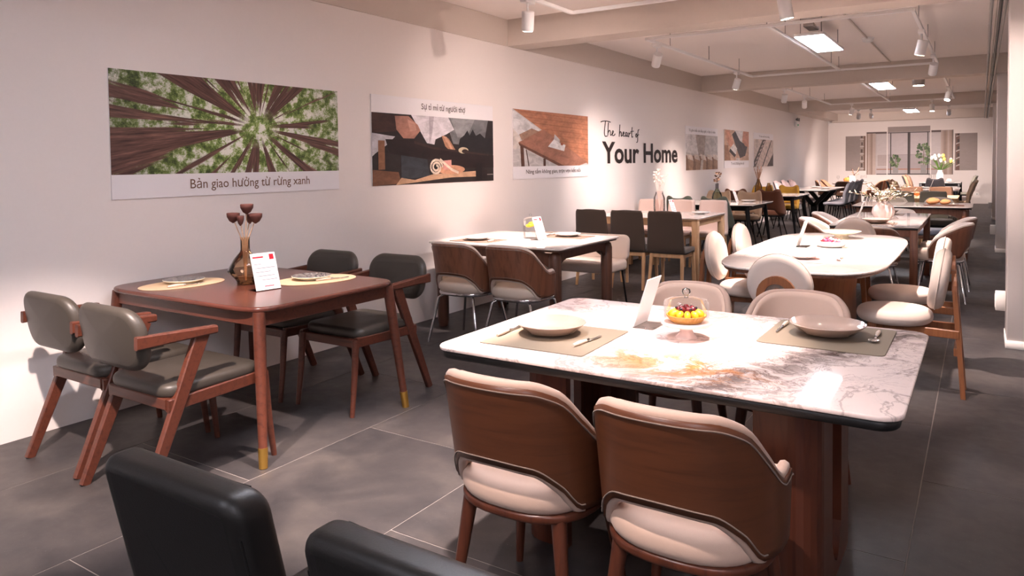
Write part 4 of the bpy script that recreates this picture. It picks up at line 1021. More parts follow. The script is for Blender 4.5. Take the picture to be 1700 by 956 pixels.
def sign_proto():
    """leaning price card in an acrylic holder; local +y is where the card faces, lower edge along x"""
    t = thing('price_sign', 'x', 'sign')
    tilt = Matrix.Rotation(math.radians(18), 4, 'X')
    c = MB().box(-0.073, 0.073, -0.002, 0.002, 0.0, 0.205).xf(tilt); c.v = [(x_, y_, z_ + 0.004) for x_, y_, z_ in c.v]; c = c.build('card', 'card_white', t)
    MB().box(-0.075, 0.075, -0.085, 0.0, 0.0, 0.004, 0.0012).build('acrylic_foot', 'acrylic', t)
    def bit(x0, x1, z0, z1, m, nm): b = MB().box(x0, x1, 0.0021, 0.0028, z0, z1).xf(tilt); b.v = [(q[0], q[1], q[2] + 0.004) for q in b.v]; b.build(nm, m, c)
    # the card faces local +y, so its right-hand side is -x
    bit(-0.062, -0.036, 0.165, 0.195, 'print_red', 'logo_square'); bit(0.0, 0.062, 0.178, 0.186, 'print_red', 'heading')
    for i, (a, b) in enumerate([(0.02, 0.06), (-0.06, 0.06), (-0.03, 0.06), (-0.05, 0.055), (-0.06, 0.03)]): bit(a, b, 0.142 - i * 0.022, 0.145 - i * 0.022, 'print_grey', 'text_line')
    bit(-0.035, 0.02, 0.018, 0.022, 'print_red', 'text_line')
    return park(t)
def mat_(name, ol, mat, label, loc, rz=0, group='placemats'):
    return one(name, MB().slab(ol, 0.0005, 0.0035, 0.0012, 1), mat, label, 'placemat', group, loc, rz)
def wine_glass():
    t = thing('wine_glass', 'x', 'glass')
    MB().lathe([(0.035, 0), (0.033, 0.003), (0.005, 0.008), (0.004, 0.09), (0.012, 0.10), (0.034, 0.13), (0.038, 0.16), (0.031, 0.21)], 20, cap=(True, False)).build('bowl', 'glass_clear', t)
    MB().lathe([(0.036, 0), (0.036, 0.003)], 20).build('foot', 'glass_clear', t)
    return park(t)
# ================================================================== the scene's furniture
N_, FR, EX, WX = 0.0, PI, -PI / 2, PI / 2        # facing +Y, -Y, +X, -X
sign = sign_proto(); fork = cutlery('table_fork'); knife = cutlery('table_knife'); spoon = cutlery('table_spoon')
dplate = plate_proto('ceramic_taupe'); wplate = plate_proto('ceramic_white', 0.12, 0.026)
ZT_ = 0.75
SG = 'price cards on the tables'
# ---------------- foreground marble table
marble_table()
sh = shell_chair('wood', trim='fabric_trim', leg_mat='wood_mahogany')
G1 = 'wooden shell chairs at the marble table'
place(sh, (-1.175, 1.955, 0), 0.0, 'brown wood shell chair with beige seat, front left of the marble table', G1)
place(sh, (-0.665, 1.950, 0), 0.0, 'brown wood shell chair with beige seat, front right of the marble table', G1)
place(sh, (-1.20, 3.23, 0), FR, 'beige-lined shell chair behind the marble table, next to the dessert stand', G1)
place(sh, (-0.685, 3.23, 0), FR, 'beige-lined shell chair behind the marble table, next to the right plate', G1)
mat_('placemat', rrect(0.43, 0.43, 0.012, 3), 'mat_olive', 'olive placemat on the left of the marble table', (-1.375, 2.425, ZT_), 0.03)
mat_('placemat', rrect(0.43, 0.44, 0.025, 4), 'mat_olive', 'olive placemat on the right of the marble table', (-0.485, 2.945, ZT_))
place(dplate, (-1.415, 2.46, ZT_ + 0.0045), 0, 'taupe glazed bowl plate on the left olive placemat', 'taupe plates')
place(dplate, (-0.49, 2.965, ZT_ + 0.0045), 0, 'taupe glazed bowl plate on the right olive placemat', 'taupe plates')
CG = 'ivory-handled cutlery'
place(fork, (-1.572, 2.405, ZT_ + 0.0035), 0.06, 'ivory-handled fork left of the left taupe plate', CG)
place(knife, (-1.228, 2.41, ZT_ + 0.0035), -0.10, 'ivory-handled knife on the left olive placemat', CG)
place(knife, (-0.662, 2.99, ZT_ + 0.0035), PI, 'ivory-handled knife left of the right taupe plate', CG)
place(spoon, (-0.325, 2.985, ZT_ + 0.0035), PI, 'ivory-handled spoon right of the right taupe plate', CG)
place(sign, (-1.18, 2.79, ZT_), WX, 'white price card on the marble table seen from behind', SG)
t = thing('cake_stand', 'cream footed cake stand under the fruit tart', 'cake stand', (-0.94, 2.665, ZT_))
MB().lathe([(0.042, 0), (0.043, 0.004), (0.030, 0.015), (0.021, 0.035), (0.019, 0.052)], 32).build('foot', 'ceramic_pink', t)
MB().lathe([(0.0001, 0.048), (0.088, 0.050), (0.096, 0.056), (0.097, 0.066), (0.094, 0.067), (0.090, 0.062), (0.0001, 0.062)], 40).build('plate', 'ceramic_pink', t)
t = thing('fruit_tart', 'fruit tart with mango slices and dark grapes under the glass dome', 'tart', (-0.94, 2.665, ZT_ + 0.0625))
MB().lathe([(0.055, 0), (0.075, 0.026), (0.074, 0.028), (0.066, 0.020), (0.0001, 0.020)], 96, flute=(32, 0.022)).build('crust', 'crust', t)
for i in range(11):
    a = 2 * PI * i / 11
    m = MB().ball((0, 0, 0), 0.021, 0.0125, 0.013, 10, 7)
    m.xf(Matrix.Translation((0.050 * math.cos(a), 0.050 * math.sin(a), 0.032)) @ Matrix.Rotation(a, 4, 'Z') @ Matrix.Rotation(0.5, 4, 'Y'))
    m.build('mango_slice' if i not in (2, 3) else 'cream_puff', 'mango' if i not in (2, 3) else 'cream', t)
for i in range(8):
    a = 2 * PI * i / 7; r = 0.026 if i < 7 else 0.0
    MB().ball((r * math.cos(a), r * math.sin(a), 0.046 + (0.008 if i == 7 else 0)), 0.012, 0.012, 0.013).build('grape', 'grape', t)
for i in range(6):
    a = 2 * PI * i / 6 + 0.3; MB().ball((0.036 * math.cos(a), 0.036 * math.sin(a), 0.052), 0.006, n=8, m=6).build('blueberry', 'berry_dark', t)
t = thing('glass_dome', 'clear glass dome with ball knob covering the fruit tart', 'dome', (-0.94, 2.665, ZT_ + 0.0625))
MB().lathe([(0.084, 0.0), (0.085, 0.002), (0.085, 0.070), (0.080, 0.082), (0.060, 0.088), (0.012, 0.092)], 48, cap=(False, False)).build('cover', 'glass_clear', t)
MB().lathe([(0.008, 0.091), (0.007, 0.098), (0.014, 0.104), (0.0175, 0.114), (0.015, 0.124), (0.0001, 0.130)], 24).build('knob', 'glass_knob', t)

# ---------------- red-brown table by the wall
splay_table('red-brown wooden table with gold leg tips by the left wall', (-3.53, 2.70, 0), 1.36, 1.02, 'wood_red_top', 'wood_red', gold=True, leg=(0.030, 0.019), inl=0.06)
oc = olive_chair(); G2 = 'olive leather chairs at the red-brown table'
place(oc, (-3.71, 2.02, 0), 0.0, 'olive leather chair nearest the wall, back to the viewer, at the red-brown table', G2)
place(oc, (-3.15, 2.00, 0), 0.0, 'olive leather chair nearest the aisle, back to the viewer, at the red-brown table', G2)
place(oc, (-3.77, 3.21, 0), FR, 'olive leather chair by the wall facing the viewer across the red-brown table', G2)
place(oc, (-3.20, 3.24, 0), FR, 'olive leather chair facing the viewer at the aisle end of the red-brown table', G2)
mat_('placemat', superel(0.155, 0.24, 2.2, 40), 'mat_straw', 'oval straw placemat at the wall end of the red-brown table', (-3.875, 2.475, ZT_), -0.12)
mat_('placemat', superel(0.165, 0.24, 2.2, 40), 'mat_straw', 'oval straw placemat at the aisle end of the red-brown table', (-3.30, 2.96, ZT_), -0.35)
def pattern_plate():
    k = NT('plate_pattern'); v = k.coord(); vo = k.new('ShaderNodeTexVoronoi'); k.link(v, vo.inputs['Vector']); vo.inputs['Scale'].default_value = 90
    k.color(k.ramp(vo.outputs['Distance'], [(0.46, lin((38, 38, 48))), (0.62, lin((170, 160, 152)))])); k.setv(0.25, 0, 0.5)
    t = thing('plate', 'x', 'plate'); r = 0.115
    MB().lathe([(r * 0.6, 0.0), (r * 0.62, 0.004), (r * 0.98, 0.018), (r, 0.021), (r * 0.97, 0.0225)], 40, cap=(True, False)).build('rim', 'ceramic_cream', t)
    MB().lathe([(r * 0.97, 0.0222), (r * 0.75, 0.017), (0.0001, 0.0145)], 40).build('patterned_face', 'plate_pattern', t)
    return park(t)
pp = pattern_plate()
place(pp, (-3.90, 2.50, ZT_ + 0.004), 0, 'dark patterned plate on the straw mat near the wall', 'dark patterned plates')
place(pp, (-3.335, 2.955, ZT_ + 0.004), 0, 'dark patterned plate on the straw mat behind the price card', 'dark patterned plates')
place(fork, (-3.79, 2.44, ZT_ + 0.004), -0.2, 'fork on the straw mat near the wall', CG)
place(fork, (-3.205, 3.00, ZT_ + 0.004), -0.4, 'fork on the straw mat behind the price card', CG)
place(sign, (-3.255, 2.585, ZT_), EX - 0.15, 'white price card with red square on the red-brown table', SG)
t = thing('glass_vase', 'amber faceted glass bottle vase on the red-brown table', 'vase', (-3.555, 2.665, ZT_))
MB().lathe([(0.048, 0.0), (0.052, 0.004), (0.050, 0.018), (0.098, 0.070), (0.100, 0.082), (0.066, 0.142), (0.030, 0.185), (0.026, 0.20), (0.026, 0.262), (0.029, 0.268), (0.025, 0.268)], 8, cap=(True, False)).build('bottle', 'glass_amber', t)
MB().lathe([(0.044, 0.003), (0.048, 0.01), (0.070, 0.042), (0.0001, 0.044)], 8).build('bottle_base', 'glass_amber', t)
t = thing('dried_pods', 'dried dark seed pods standing in the amber vase', 'dried flowers', (-3.555, 2.665, ZT_))
for i, (dx, dy, hh_, r) in enumerate([(-0.062, -0.03, 0.395, 0.036), (0.008, 0.01, 0.445, 0.036), (0.040, 0.045, 0.390, 0.036), (-0.02, 0.05, 0.385, 0.022), (-0.01, -0.02, 0.38, 0.02)]):
    s_ = MB().tube([(0.004 * dx / 0.06, 0, 0.02), (dx * 0.25, dy * 0.25, 0.25), (dx, dy, hh_ - 0.02)], 0.0028, 6).build('stem', 'stem_tan', t)
    MB().lathe([(0.003, -0.045), (r * 0.6, -0.032), (r * 0.95, -0.008), (r, 0.012), (r * 0.92, 0.014), (r * 0.8, -0.002), (0.0001, -0.008)], 14, (dx, dy, hh_), flute=(7, 0.06)).build('pod', 'pod_brown', s_)

# ---------------- second wall table with bench
post_table('white-topped table with dark bracketed legs, second along the wall', (-3.42, 5.50, 0), 1.34, 1.14, 'marble_plain', 'wood_walnut', 0.10, under='wood_walnut', braced=True)
shc = shell_chair('chrome', 'wood_brown', 'fabric_sand', 'fabric_cream', leg_mat='chrome'); G3 = 'shell chairs with chrome legs'
place(shc, (-3.485, 4.735, 0), 0, 'wood-backed shell chair on chrome legs, left at the bracketed table', G3)
place(shc, (-2.965, 4.735, 0), 0, 'wood-backed shell chair on chrome legs, right at the bracketed table', G3)
t = thing('upholstered_bench', 'cream upholstered bench with back behind the bracketed table', 'bench', (-3.47, 6.33, 0), FR)
MB().slab(rrect(1.16, 0.44, 0.05, 5), 0.38, 0.48, 0.03, 4, 0.006).build('seat', 'fabric_cream', t)
MB().slab(rrect(1.16, 0.25, 0.06, 6), -0.03, 0.03, 0.025, 4).deform(lambda x, y, z: (x, -0.24 - z - y * 0.12, 0.585 + y)).build('backrest', 'fabric_cream', t)
for sx in (-1, 1):
    MB().tube([(sx * 0.53, -0.17, 0.39), (sx * 0.56, -0.23, 0.0)], 0.010, 8).build('leg', 'dark_metal', t); MB().tube([(sx * 0.53, 0.17, 0.39), (sx * 0.56, 0.21, 0.0)], 0.010, 8).build('leg', 'dark_metal', t)
    MB().bar((sx * 0.42, -0.20, 0.42), (sx * 0.42, -0.25, 0.54), 0.03, 0.012).build('back_support', 'dark_metal', t)
mat_('placemat', rrect(0.42, 0.30, 0.01, 3), 'mat_taupe', 'brown placemat on the near side of the bracketed table', (-3.72, 5.20, ZT_))
mat_('placemat', rrect(0.42, 0.30, 0.01, 3), 'mat_taupe', 'brown placemat on the far side of the bracketed table', (-3.17, 5.83, ZT_))
place(wplate, (-3.74, 5.21, ZT_ + 0.0045), 0, 'white plate on the near side of the bracketed table', 'white plates')
place(wplate, (-3.17, 5.83, ZT_ + 0.0045), 0, 'white plate on the far side of the bracketed table', 'white plates')
place(knife, (-3.55, 5.2, ZT_ + 0.004), 0, 'knife beside the near white plate of the bracketed table', CG); place(fork, (-3.36, 5.84, ZT_ + 0.004), FR, 'fork beside the far white plate of the bracketed table', CG)
place(sign, (-3.24, 5.50, ZT_), EX, 'white price card beside the lemon jar', SG)
t = thing('glass_jar', 'lidded glass jar holding lemon slices on the bracketed table', 'jar', (-3.40, 5.56, ZT_))
MB().lathe([(0.060, 0), (0.066, 0.006), (0.068, 0.150), (0.064, 0.158)], 32, cap=(True, False)).build('jar_body', 'glass_clear', t); MB().lathe([(0.060, 0.003), (0.0001, 0.004)], 32).build('jar_base', 'glass_clear', t)
MB().lathe([(0.070, 0.158), (0.070, 0.166), (0.045, 0.186), (0.010, 0.192), (0.008, 0.20), (0.014, 0.212), (0.0001, 0.224)], 28, cap=(False, False)).build('lid', 'glass_clear', t)
t = thing('lemon_slices', 'yellow lemon slices inside the lidded jar', 'lemon', (-3.40, 5.56, ZT_))
for i, (dx, dy, dz) in enumerate([(-0.018, 0, 0.112), (0.022, 0.015, 0.122), (0.01, -0.022, 0.118), (0.0, 0.02, 0.132)]): MB().ball((dx, dy, dz), 0.032, 0.026, 0.016).build('slice', 'lemon', t)

# ---------------- light wood table, third along the wall
post_table('pale wood table with white top, third along the wall', (-3.48, 8.88, 0), 1.38, 1.10, 'marble_plain', 'wood_ash', 0.075)
lu = profile_chair('upholstered_chair', LPROF, LW, 0.05, 'fabric_umber', 'wood', 'wood_ash'); G4 = 'dark brown upholstered chairs at the pale wood table'
for x_, lab in ((-3.775, 'dark brown upholstered chair nearest the wall at the pale wood table'), (-3.33, 'middle dark brown upholstered chair at the pale wood table'), (-2.885, 'dark brown upholstered chair nearest the aisle at the pale wood table')):
    place(lu, (x_, 7.72, 0), 0, lab, G4)
lp = profile_chair('upholstered_chair', LPROF, LW, 0.05, 'fabric_pink', 'wood', 'wood_ash'); G5 = 'pale pink upholstered chairs at the pale wood table'
for x_, lab in ((-4.00, 'pale pink upholstered chair by the wall, behind the pale wood table'), (-3.55, 'middle pale pink upholstered chair behind the pale wood table'), (-3.10, 'pale pink upholstered chair at the aisle end behind the pale wood table')):
    place(lp, (x_, 9.68, 0), FR, lab, G5)
t = thing('glass_vase', 'tall pink ribbed glass vase on the pale wood table', 'vase', (-3.55, 9.05, ZT_))
MB().lathe([(0.062, 0), (0.070, 0.01), (0.074, 0.10), (0.072, 0.20), (0.050, 0.255), (0.046, 0.285), (0.050, 0.29)], 48, flute=(16, 0.025), cap=(True, False)).build('bottle', 'glass_pink', t); MB().lathe([(0.06, 0.004), (0.0001, 0.005)], 24).build('bottle_base', 'glass_pink', t)
t = thing('dried_flowers', 'pale dried flowers in the tall pink vase', 'dried flowers', (-3.55, 9.05, ZT_))
for i in range(11):
    a = 2.4 * i; r = 0.03 + 0.075 * ((i * 37) % 11) / 11; hh_ = 0.40 + 0.17 * ((i * 53) % 11) / 11
    s_ = MB().tube([(0, 0, 0.03), (r * 0.35 * math.cos(a), r * 0.35 * math.sin(a), 0.27), (r * math.cos(a), r * math.sin(a), hh_)], 0.0025, 5).build('stem', 'dry_white', t)
    for j in range(3): MB().ball((r * math.cos(a) + random.uniform(-.02, .02), r * math.sin(a) + random.uniform(-.02, .02), hh_ + random.uniform(-.04, .02)), 0.014, 0.014, 0.011, 8, 5).build('bloom', 'dry_white', s_)
place(sign, (-3.22, 8.75, ZT_), EX, 'white price card on the pale wood table', SG)
place(wplate, (-3.02, 9.12, ZT_), 0, 'white plate on the pale wood table', 'white plates')
place(wplate, (-3.78, 8.60, ZT_), 0, 'white plate at the wall end of the pale wood table', 'white plates')

# ---------------- two black-legged tables
splay_table('white table on tapered black legs with green and beige chairs', (-3.54, 11.80, 0), 1.30, 1.30, 'marble_plain', 'dark_metal', black=True, leg=(0.034, 0.018))
gc = wavy_chair('fabric_green'); G6 = 'wavy-backed chairs at the black-legged tables'
place(gc, (-3.90, 10.98, 0), 0, 'green wavy-backed chair nearer the wall', G6); place(gc, (-3.36, 10.98, 0), 0, 'green wavy-backed chair nearer the aisle', G6)
bc = wavy_chair('fabric_tan')
place(bc, (-3.96, 12.76, 0), FR, 'beige wavy-backed chair behind the green-grey vase, by the wall', G6); place(bc, (-3.42, 12.76, 0), FR, 'beige wavy-backed chair behind the price card', G6)
t = thing('glass_vase', 'green-grey bottle vase on the table with green chairs', 'vase', (-3.68, 11.95, ZT_))
MB().lathe([(0.055, 0), (0.078, 0.02), (0.086, 0.07), (0.070, 0.14), (0.036, 0.19), (0.026, 0.22), (0.024, 0.30), (0.027, 0.305)], 28, cap=(True, False)).build('bottle', 'glass_green', t); MB().lathe([(0.0262, 0.22), (0.0262, 0.303)], 20, cap=(False, False)).build('neck_band', 'fabric_charcoal', t)
t = thing('dried_flowers', 'brown dried hydrangea in the green-grey vase', 'dried flowers', (-3.68, 11.95, ZT_))
MB().tube([(0, 0, 0.05), (0, 0, 0.34), (0.02, 0, 0.42)], 0.004, 6).build('stem', 'dry_brown', t)
for i in range(26):
    a, b = 2.4 * i, 0.02 + 0.035 * random.random(); top = i % 2
    MB().ball((0.025 * top + b * math.cos(a), b * math.sin(a), (0.45 if top else 0.37) + random.uniform(-.035, .035)), 0.016, 0.016, 0.013, 7, 5).build('floret', 'dry_brown' if i % 3 else 'stem_tan', t)
place(sign, (-3.36, 12.0, ZT_), EX, 'white price card on the table with green chairs', SG); place(wplate, (-3.22, 12.15, ZT_), 0, 'white plate on the table with green chairs', 'white plates')
splay_table('white table on tapered black legs with brown and mustard chairs', (-3.52, 14.90, 0), 1.26, 1.25, 'marble_plain', 'dark_metal', black=True, leg=(0.034, 0.018))
rc = wavy_chair('fabric_brown', 'fabric_terracotta')
place(rc, (-3.90, 14.03, 0), 0, 'brown wavy-backed chair nearer the wall', G6); place(rc, (-3.28, 14.03, 0), 0, 'brown wavy-backed chair nearer the aisle', G6)
mc = wavy_chair('fabric_mustard')
place(mc, (-3.95, 15.85, 0), FR, 'mustard chair half hidden behind the brown vases', G6); place(mc, (-3.42, 15.85, 0), FR, 'mustard chair behind the table with brown chairs, nearer the aisle', G6)
t = thing('glass_vase', 'tall brown glass vase on the table with brown chairs', 'vase', (-3.78, 15.0, ZT_))
MB().lathe([(0.06, 0), (0.075, 0.05), (0.07, 0.16), (0.035, 0.25), (0.03, 0.29), (0.036, 0.30)], 24, cap=(True, False)).build('bottle', 'glass_brown', t); MB().lathe([(0.058, 0.004), (0.0001, 0.005)], 20).build('bottle_base', 'glass_brown', t)
t = thing('dried_grass', 'dark dried grass in the tall brown vase', 'dried flowers', (-3.78, 15.0, ZT_))
for i in range(18):
    a = 2.4 * i; r = 0.02 + 0.09 * (i % 6) / 6; MB().tube([(0, 0, 0.05), (r * .2 * math.cos(a), r * .2 * math.sin(a), 0.29), (r * math.cos(a), r * math.sin(a), 0.44 + 0.06 * (i % 3))], [0.003, 0.003, 0.006], 5).build('stalk', 'dry_brown', t)
t = thing('glass_vase', 'short brown glass vase beside the tall one', 'vase', (-3.60, 15.1, ZT_))
MB().lathe([(0.05, 0), (0.066, 0.05), (0.062, 0.12), (0.032, 0.19), (0.03, 0.22)], 24, cap=(True, False)).build('bottle', 'glass_brown', t); MB().lathe([(0.048, 0.004), (0.0001, 0.005)], 20).build('bottle_base', 'glass_brown', t)
place(sign, (-3.40, 15.15, ZT_), EX, 'white price card on the table with brown chairs', SG)

# ---------------- table with Y legs, pink and grey tufted chairs
pedestal_table('white table on black Y-shaped legs with tufted chairs', (-3.25, 18.35, 0), 0.42, 1.15, 2, 'marble_plain', 'dark_metal', 'black_edge', yleg=True, box=True)
tg = profile_chair('tufted_chair', TPROF, TWD, 0.06, 'fabric_grey', 'black', 'dark_metal', 0.06, True); G7 = 'grey tufted chairs'
for y_, lab in ((17.60, 'grey tufted chair nearest the viewer at the Y-legged table'), (18.35, 'middle grey tufted chair at the Y-legged table'), (19.10, 'farthest grey tufted chair at the Y-legged table')): place(tg, (-2.72, y_, 0), WX, lab, G7)
tr_ = profile_chair('tufted_chair', TPROF, TWD, 0.06, 'fabric_rose', 'black', 'dark_metal', 0.06, False, 'fabric_charcoal'); G8 = 'pale rose chairs'
for y_, lab in ((17.60, 'pale rose chair nearest the viewer at the Y-legged table'), (18.35, 'middle pale rose chair at the Y-legged table'), (19.10, 'farthest pale rose chair at the Y-legged table')): place(tr_, (-3.72, y_, 0), EX, lab, G8)
place(sign, (-3.20, 18.5, ZT_), EX, 'white price card on the Y-legged table', SG); place(wplate, (-3.05, 18.2, ZT_), 0, 'white plate on the Y-legged table', 'white plates'); place(wplate, (-3.42, 18.95, ZT_), 0, 'white plate far on the Y-legged table', 'white plates')

# ---------------- far left table
pedestal_table('far brown pedestal table with pumpkin and glasses', (-3.22, 23.6, 0), 0.48, 1.25, 3.2, 'marble_plain', 'wood_brown', 'wood_brown', ped=(0.26, 0.55))
fb = shell_chair('black', 'wood_shell', 'fabric_caramel', 'fabric_caramel', name='shell_chair', piping=False); G9 = 'brown shell chairs at the far pedestal table'
for x_, y_, rz, lab in ((-2.62, 22.75, WX, 'brown shell chair on the aisle side of the far pedestal table, nearest'), (-2.62, 23.55, WX, 'brown shell chair on the aisle side of the far pedestal table, middle'), (-2.62, 24.35, WX, 'brown shell chair on the aisle side of the far pedestal table, farthest'),
    (-3.82, 22.9, EX, 'brown shell chair on the wall side of the far pedestal table, nearest'), (-3.82, 23.8, EX, 'brown shell chair on the wall side of the far pedestal table, farthest'), (-3.22, 22.15, N_, 'brown shell chair at the near end of the far pedestal table')): place(fb, (x_, y_, 0), rz, lab, G9)
t = thing('pumpkin', 'small orange pumpkin on the far pedestal table', 'pumpkin', (-3.25, 22.95, ZT_))
MB().lathe([(0.0001, 0.0), (0.07, 0.005), (0.115, 0.06), (0.11, 0.12), (0.06, 0.155), (0.0001, 0.145)], 40, flute=(8, 0.06)).build('body', 'pumpkin', t); MB().tube([(0, 0, 0.14), (0.01, 0, 0.19)], [0.012, 0.008], 7).build('stalk', 'dry_brown', t)
place(sign, (-3.12, 22.8, ZT_), FR, 'white price card in front of the pumpkin', SG)
wg = wine_glass()
for x_, y_, lab in ((-3.52, 23.0, 'wine glass left of the pumpkin'), (-2.90, 23.1, 'wine glass right of the pumpkin, nearer'), (-2.86, 23.5, 'wine glass right of the pumpkin, farther')): place(wg, (x_, y_, ZT_), 0, lab, 'wine glasses')
t = thing('dried_branch', 'reddish dried branch standing behind the pumpkin', 'dried flowers', (-3.12, 23.25, ZT_))
MB().lathe([(0.03, 0), (0.045, 0.05), (0.02, 0.12)], 16).build('pot', 'ceramic_pink', t)
for i in range(7): MB().tube([(0, 0, 0.1), (0.03 * math.cos(i), 0.03 * math.sin(i), 0.2), (0.12 * math.cos(i * 2.1), 0.12 * math.sin(i * 2.1), 0.26 + 0.03 * i)], [0.004, 0.006, 0.009], 5).build('twig', 'pod_brown' if i % 2 else 'stem_tan', t)
place(wplate, (-2.98, 24.1, ZT_), 0, 'white plate on the far pedestal table', 'white plates')

# ---------------- oval marble table with round-backed chairs
pedestal_table('cream rounded table on a wooden pedestal with round-backed chairs', (-1.0, 5.87, 0), 0.52, 1.285, 4.2, 'marble_soft', 'wood_teak', 'wood_brown', 96, (0.24, 0.60))
rcr = round_chair('fabric_cream'); G10 = 'round-backed chairs at the rounded table'
place(rcr, (-1.0, 4.675, 0), 0.0, 'round-backed chair showing its wooden arch, at the near end of the rounded table', G10)
place(rcr, (-0.435, 5.12, 0), WX, 'round-backed chair on the aisle side of the rounded table, nearest', G10)
place(rcr, (-0.46, 5.88, 0), WX, 'round-backed chair on the aisle side of the rounded table, farther', G10)
place(rcr, (-1.51, 5.62, 0), EX, 'round-backed chair on the left side of the rounded table, nearer', G10)
place(rcr, (-1.55, 6.48, 0), EX, 'round-backed chair on the left side of the rounded table, farther', G10)
place(rcr, (-1.0, 7.22, 0), FR, 'round-backed chair at the far end of the rounded table, facing the viewer', G10)
t = thing('berry_bowl', 'white bowl of red berries on the rounded table', 'bowl', (-0.97, 6.02, ZT_))
MB().lathe([(0.07, 0), (0.10, 0.012), (0.115, 0.045), (0.112, 0.047), (0.095, 0.02), (0.0001, 0.016)], 36).build('bowl', 'ceramic_white', t)
bp = thing('berries', 'red and pink berries heaped in the white bowl', 'berries', (-0.97, 6.02, ZT_ + 0.018))
for i in range(46):
    a = 2.4 * i; r = 0.088 * math.sqrt(i / 46); MB().ball((r * math.cos(a), r * math.sin(a), 0.016 + 0.022 * (1 - i / 46) + random.uniform(0, .008)), 0.013, n=8, m=5).build('berry', ['berry_pink', 'grape', 'cream', 'berry_pink'][i % 4], bp)
t = thing('serving_bowl', 'wide white footed bowl at the far end of the rounded table', 'bowl', (-1.0, 6.72, ZT_))
MB().lathe([(0.06, 0), (0.062, 0.015), (0.045, 0.022), (0.09, 0.038), (0.155, 0.062), (0.153, 0.065), (0.08, 0.047), (0.0001, 0.04)], 40).build('bowl', 'ceramic_cream', t)
mat_('placemat', rrect(0.36, 0.36, 0.02, 3), 'napkin_pink', 'pale placemat at the near end of the rounded table', (-0.96, 5.18, ZT_))
place(wplate, (-1.02, 5.2, ZT_ + 0.0045), 0, 'white plate at the near end of the rounded table', 'white plates'); place(spoon, (-0.79, 5.25, ZT_ + 0.0045), FR, 'spoon beside the plate on the rounded table', CG)
place(sign, (-1.20, 5.95, ZT_), WX, 'white price card on the rounded table seen from behind', SG)

# ---------------- square marble table with chrome-legged chairs
post_table('grey-white table behind the rounded table, with a white ribbed vase', (-0.92, 9.13, 0), 0.82, 2.10, 'marble_grey', 'wood_brown', 0.07, under='black_edge')
ch = shell_chair('chrome', 'wood_brown', 'fabric_cream', 'fabric_cream', [(0, 0.765), (40, 0.755), (75, 0.69), (95, 0.60), (105, 0.52)], leg_mat='chrome', piping=False, zb=[(0, 0.55), (20, 0.54), (46, 0.44), (112, 0.43)]); G11 = 'cream-trimmed wood shell chairs at the grey-white table'
for x_, y_, rz, lab in ((-1.42, 8.65, EX, 'cream shell chair on the left of the grey-white table, nearer'), (-1.46, 9.6, EX, 'cream shell chair on the left of the grey-white table, farther'), (-0.36, 8.50, WX, 'chrome-legged shell chair on the aisle side of the grey-white table, nearer'), (-0.34, 9.3, WX, 'chrome-legged shell chair on the aisle side of the grey-white table, farther'),
    (-0.90, 7.92, N_, 'brown shell chair with its back to the rounded table'), (-0.92, 10.35, FR, 'cream shell chair at the far end of the grey-white table')): place(ch, (x_, y_, 0), rz, lab, G11)
t = thing('ceramic_vase', 'white ribbed pumpkin-shaped vase on the grey-white table', 'vase', (-0.92, 9.05, ZT_))
MB().lathe([(0.06, 0), (0.095, 0.025), (0.112, 0.08), (0.10, 0.14), (0.06, 0.185), (0.052, 0.20), (0.045, 0.20), (0.05, 0.18)], 48, flute=(10, 0.055)).build('body', 'ceramic_pink', t); MB().lathe([(0.058, -0.001), (0.06, 0.006)], 24).build('foot', 'ceramic_pink', t)
t = thing('olive_branches', 'pale olive branches spreading from the white ribbed vase', 'branches', (-0.92, 9.05, ZT_))
for i in range(20):
    a = 2.4 * i; r = 0.10 + 0.26 * ((i * 7) % 20) / 20; hh_ = 0.24 + 0.17 * ((i * 11) % 20) / 20
    P3 = [Vector((0, 0, 0.16)), Vector((r * .4 * math.cos(a), r * .4 * math.sin(a), 0.16 + (hh_ - .16) * .7)), Vector((r * math.cos(a), r * math.sin(a), hh_))]
    s_ = MB().tube(P3, 0.003, 5).build('branch', 'dry_brown', t)
    for j in range(9):
        f_ = 0.3 + 0.7 * j / 8; c = P3[0].lerp(P3[1], f_ * 2) if f_ < .5 else P3[1].lerp(P3[2], f_ * 2 - 1); b = a + random.uniform(-1.6, 1.6); up = random.uniform(-.3, .9)
        m = MB().ball((0.028, 0, 0), 0.032, 0.010, 0.003, 6, 4); m.xf(Matrix.Translation(c) @ Matrix.Rotation(b, 4, 'Z') @ Matrix.Rotation(-up, 4, 'Y')); m.build('leaf', ['olive_leaf', 'dry_white', 'olive_leaf'][j % 3], s_)
mat_('placemat', rrect(0.34, 0.30, 0.01, 3), 'mat_taupe', 'grey placemat at the near end of the grey-white table', (-0.90, 8.42, ZT_)); mat_('placemat', rrect(0.34, 0.30, 0.01, 3), 'mat_taupe', 'grey placemat at the far end of the grey-white table', (-0.95, 9.85, ZT_))
place(dplate, (-0.92, 8.42, ZT_ + 0.0045), 0, 'bowl plate at the near end of the grey-white table', 'taupe plates'); place(dplate, (-0.97, 9.85, ZT_ + 0.0045), 0, 'bowl plate at the far end of the grey-white table', 'taupe plates'); place(spoon, (-0.76, 8.4, ZT_ + 0.0045), 0, 'spoon at the near end of the grey-white table', CG)
place(sign, (-1.17, 9.0, ZT_), WX, 'white price card on the grey-white table seen from behind', SG)

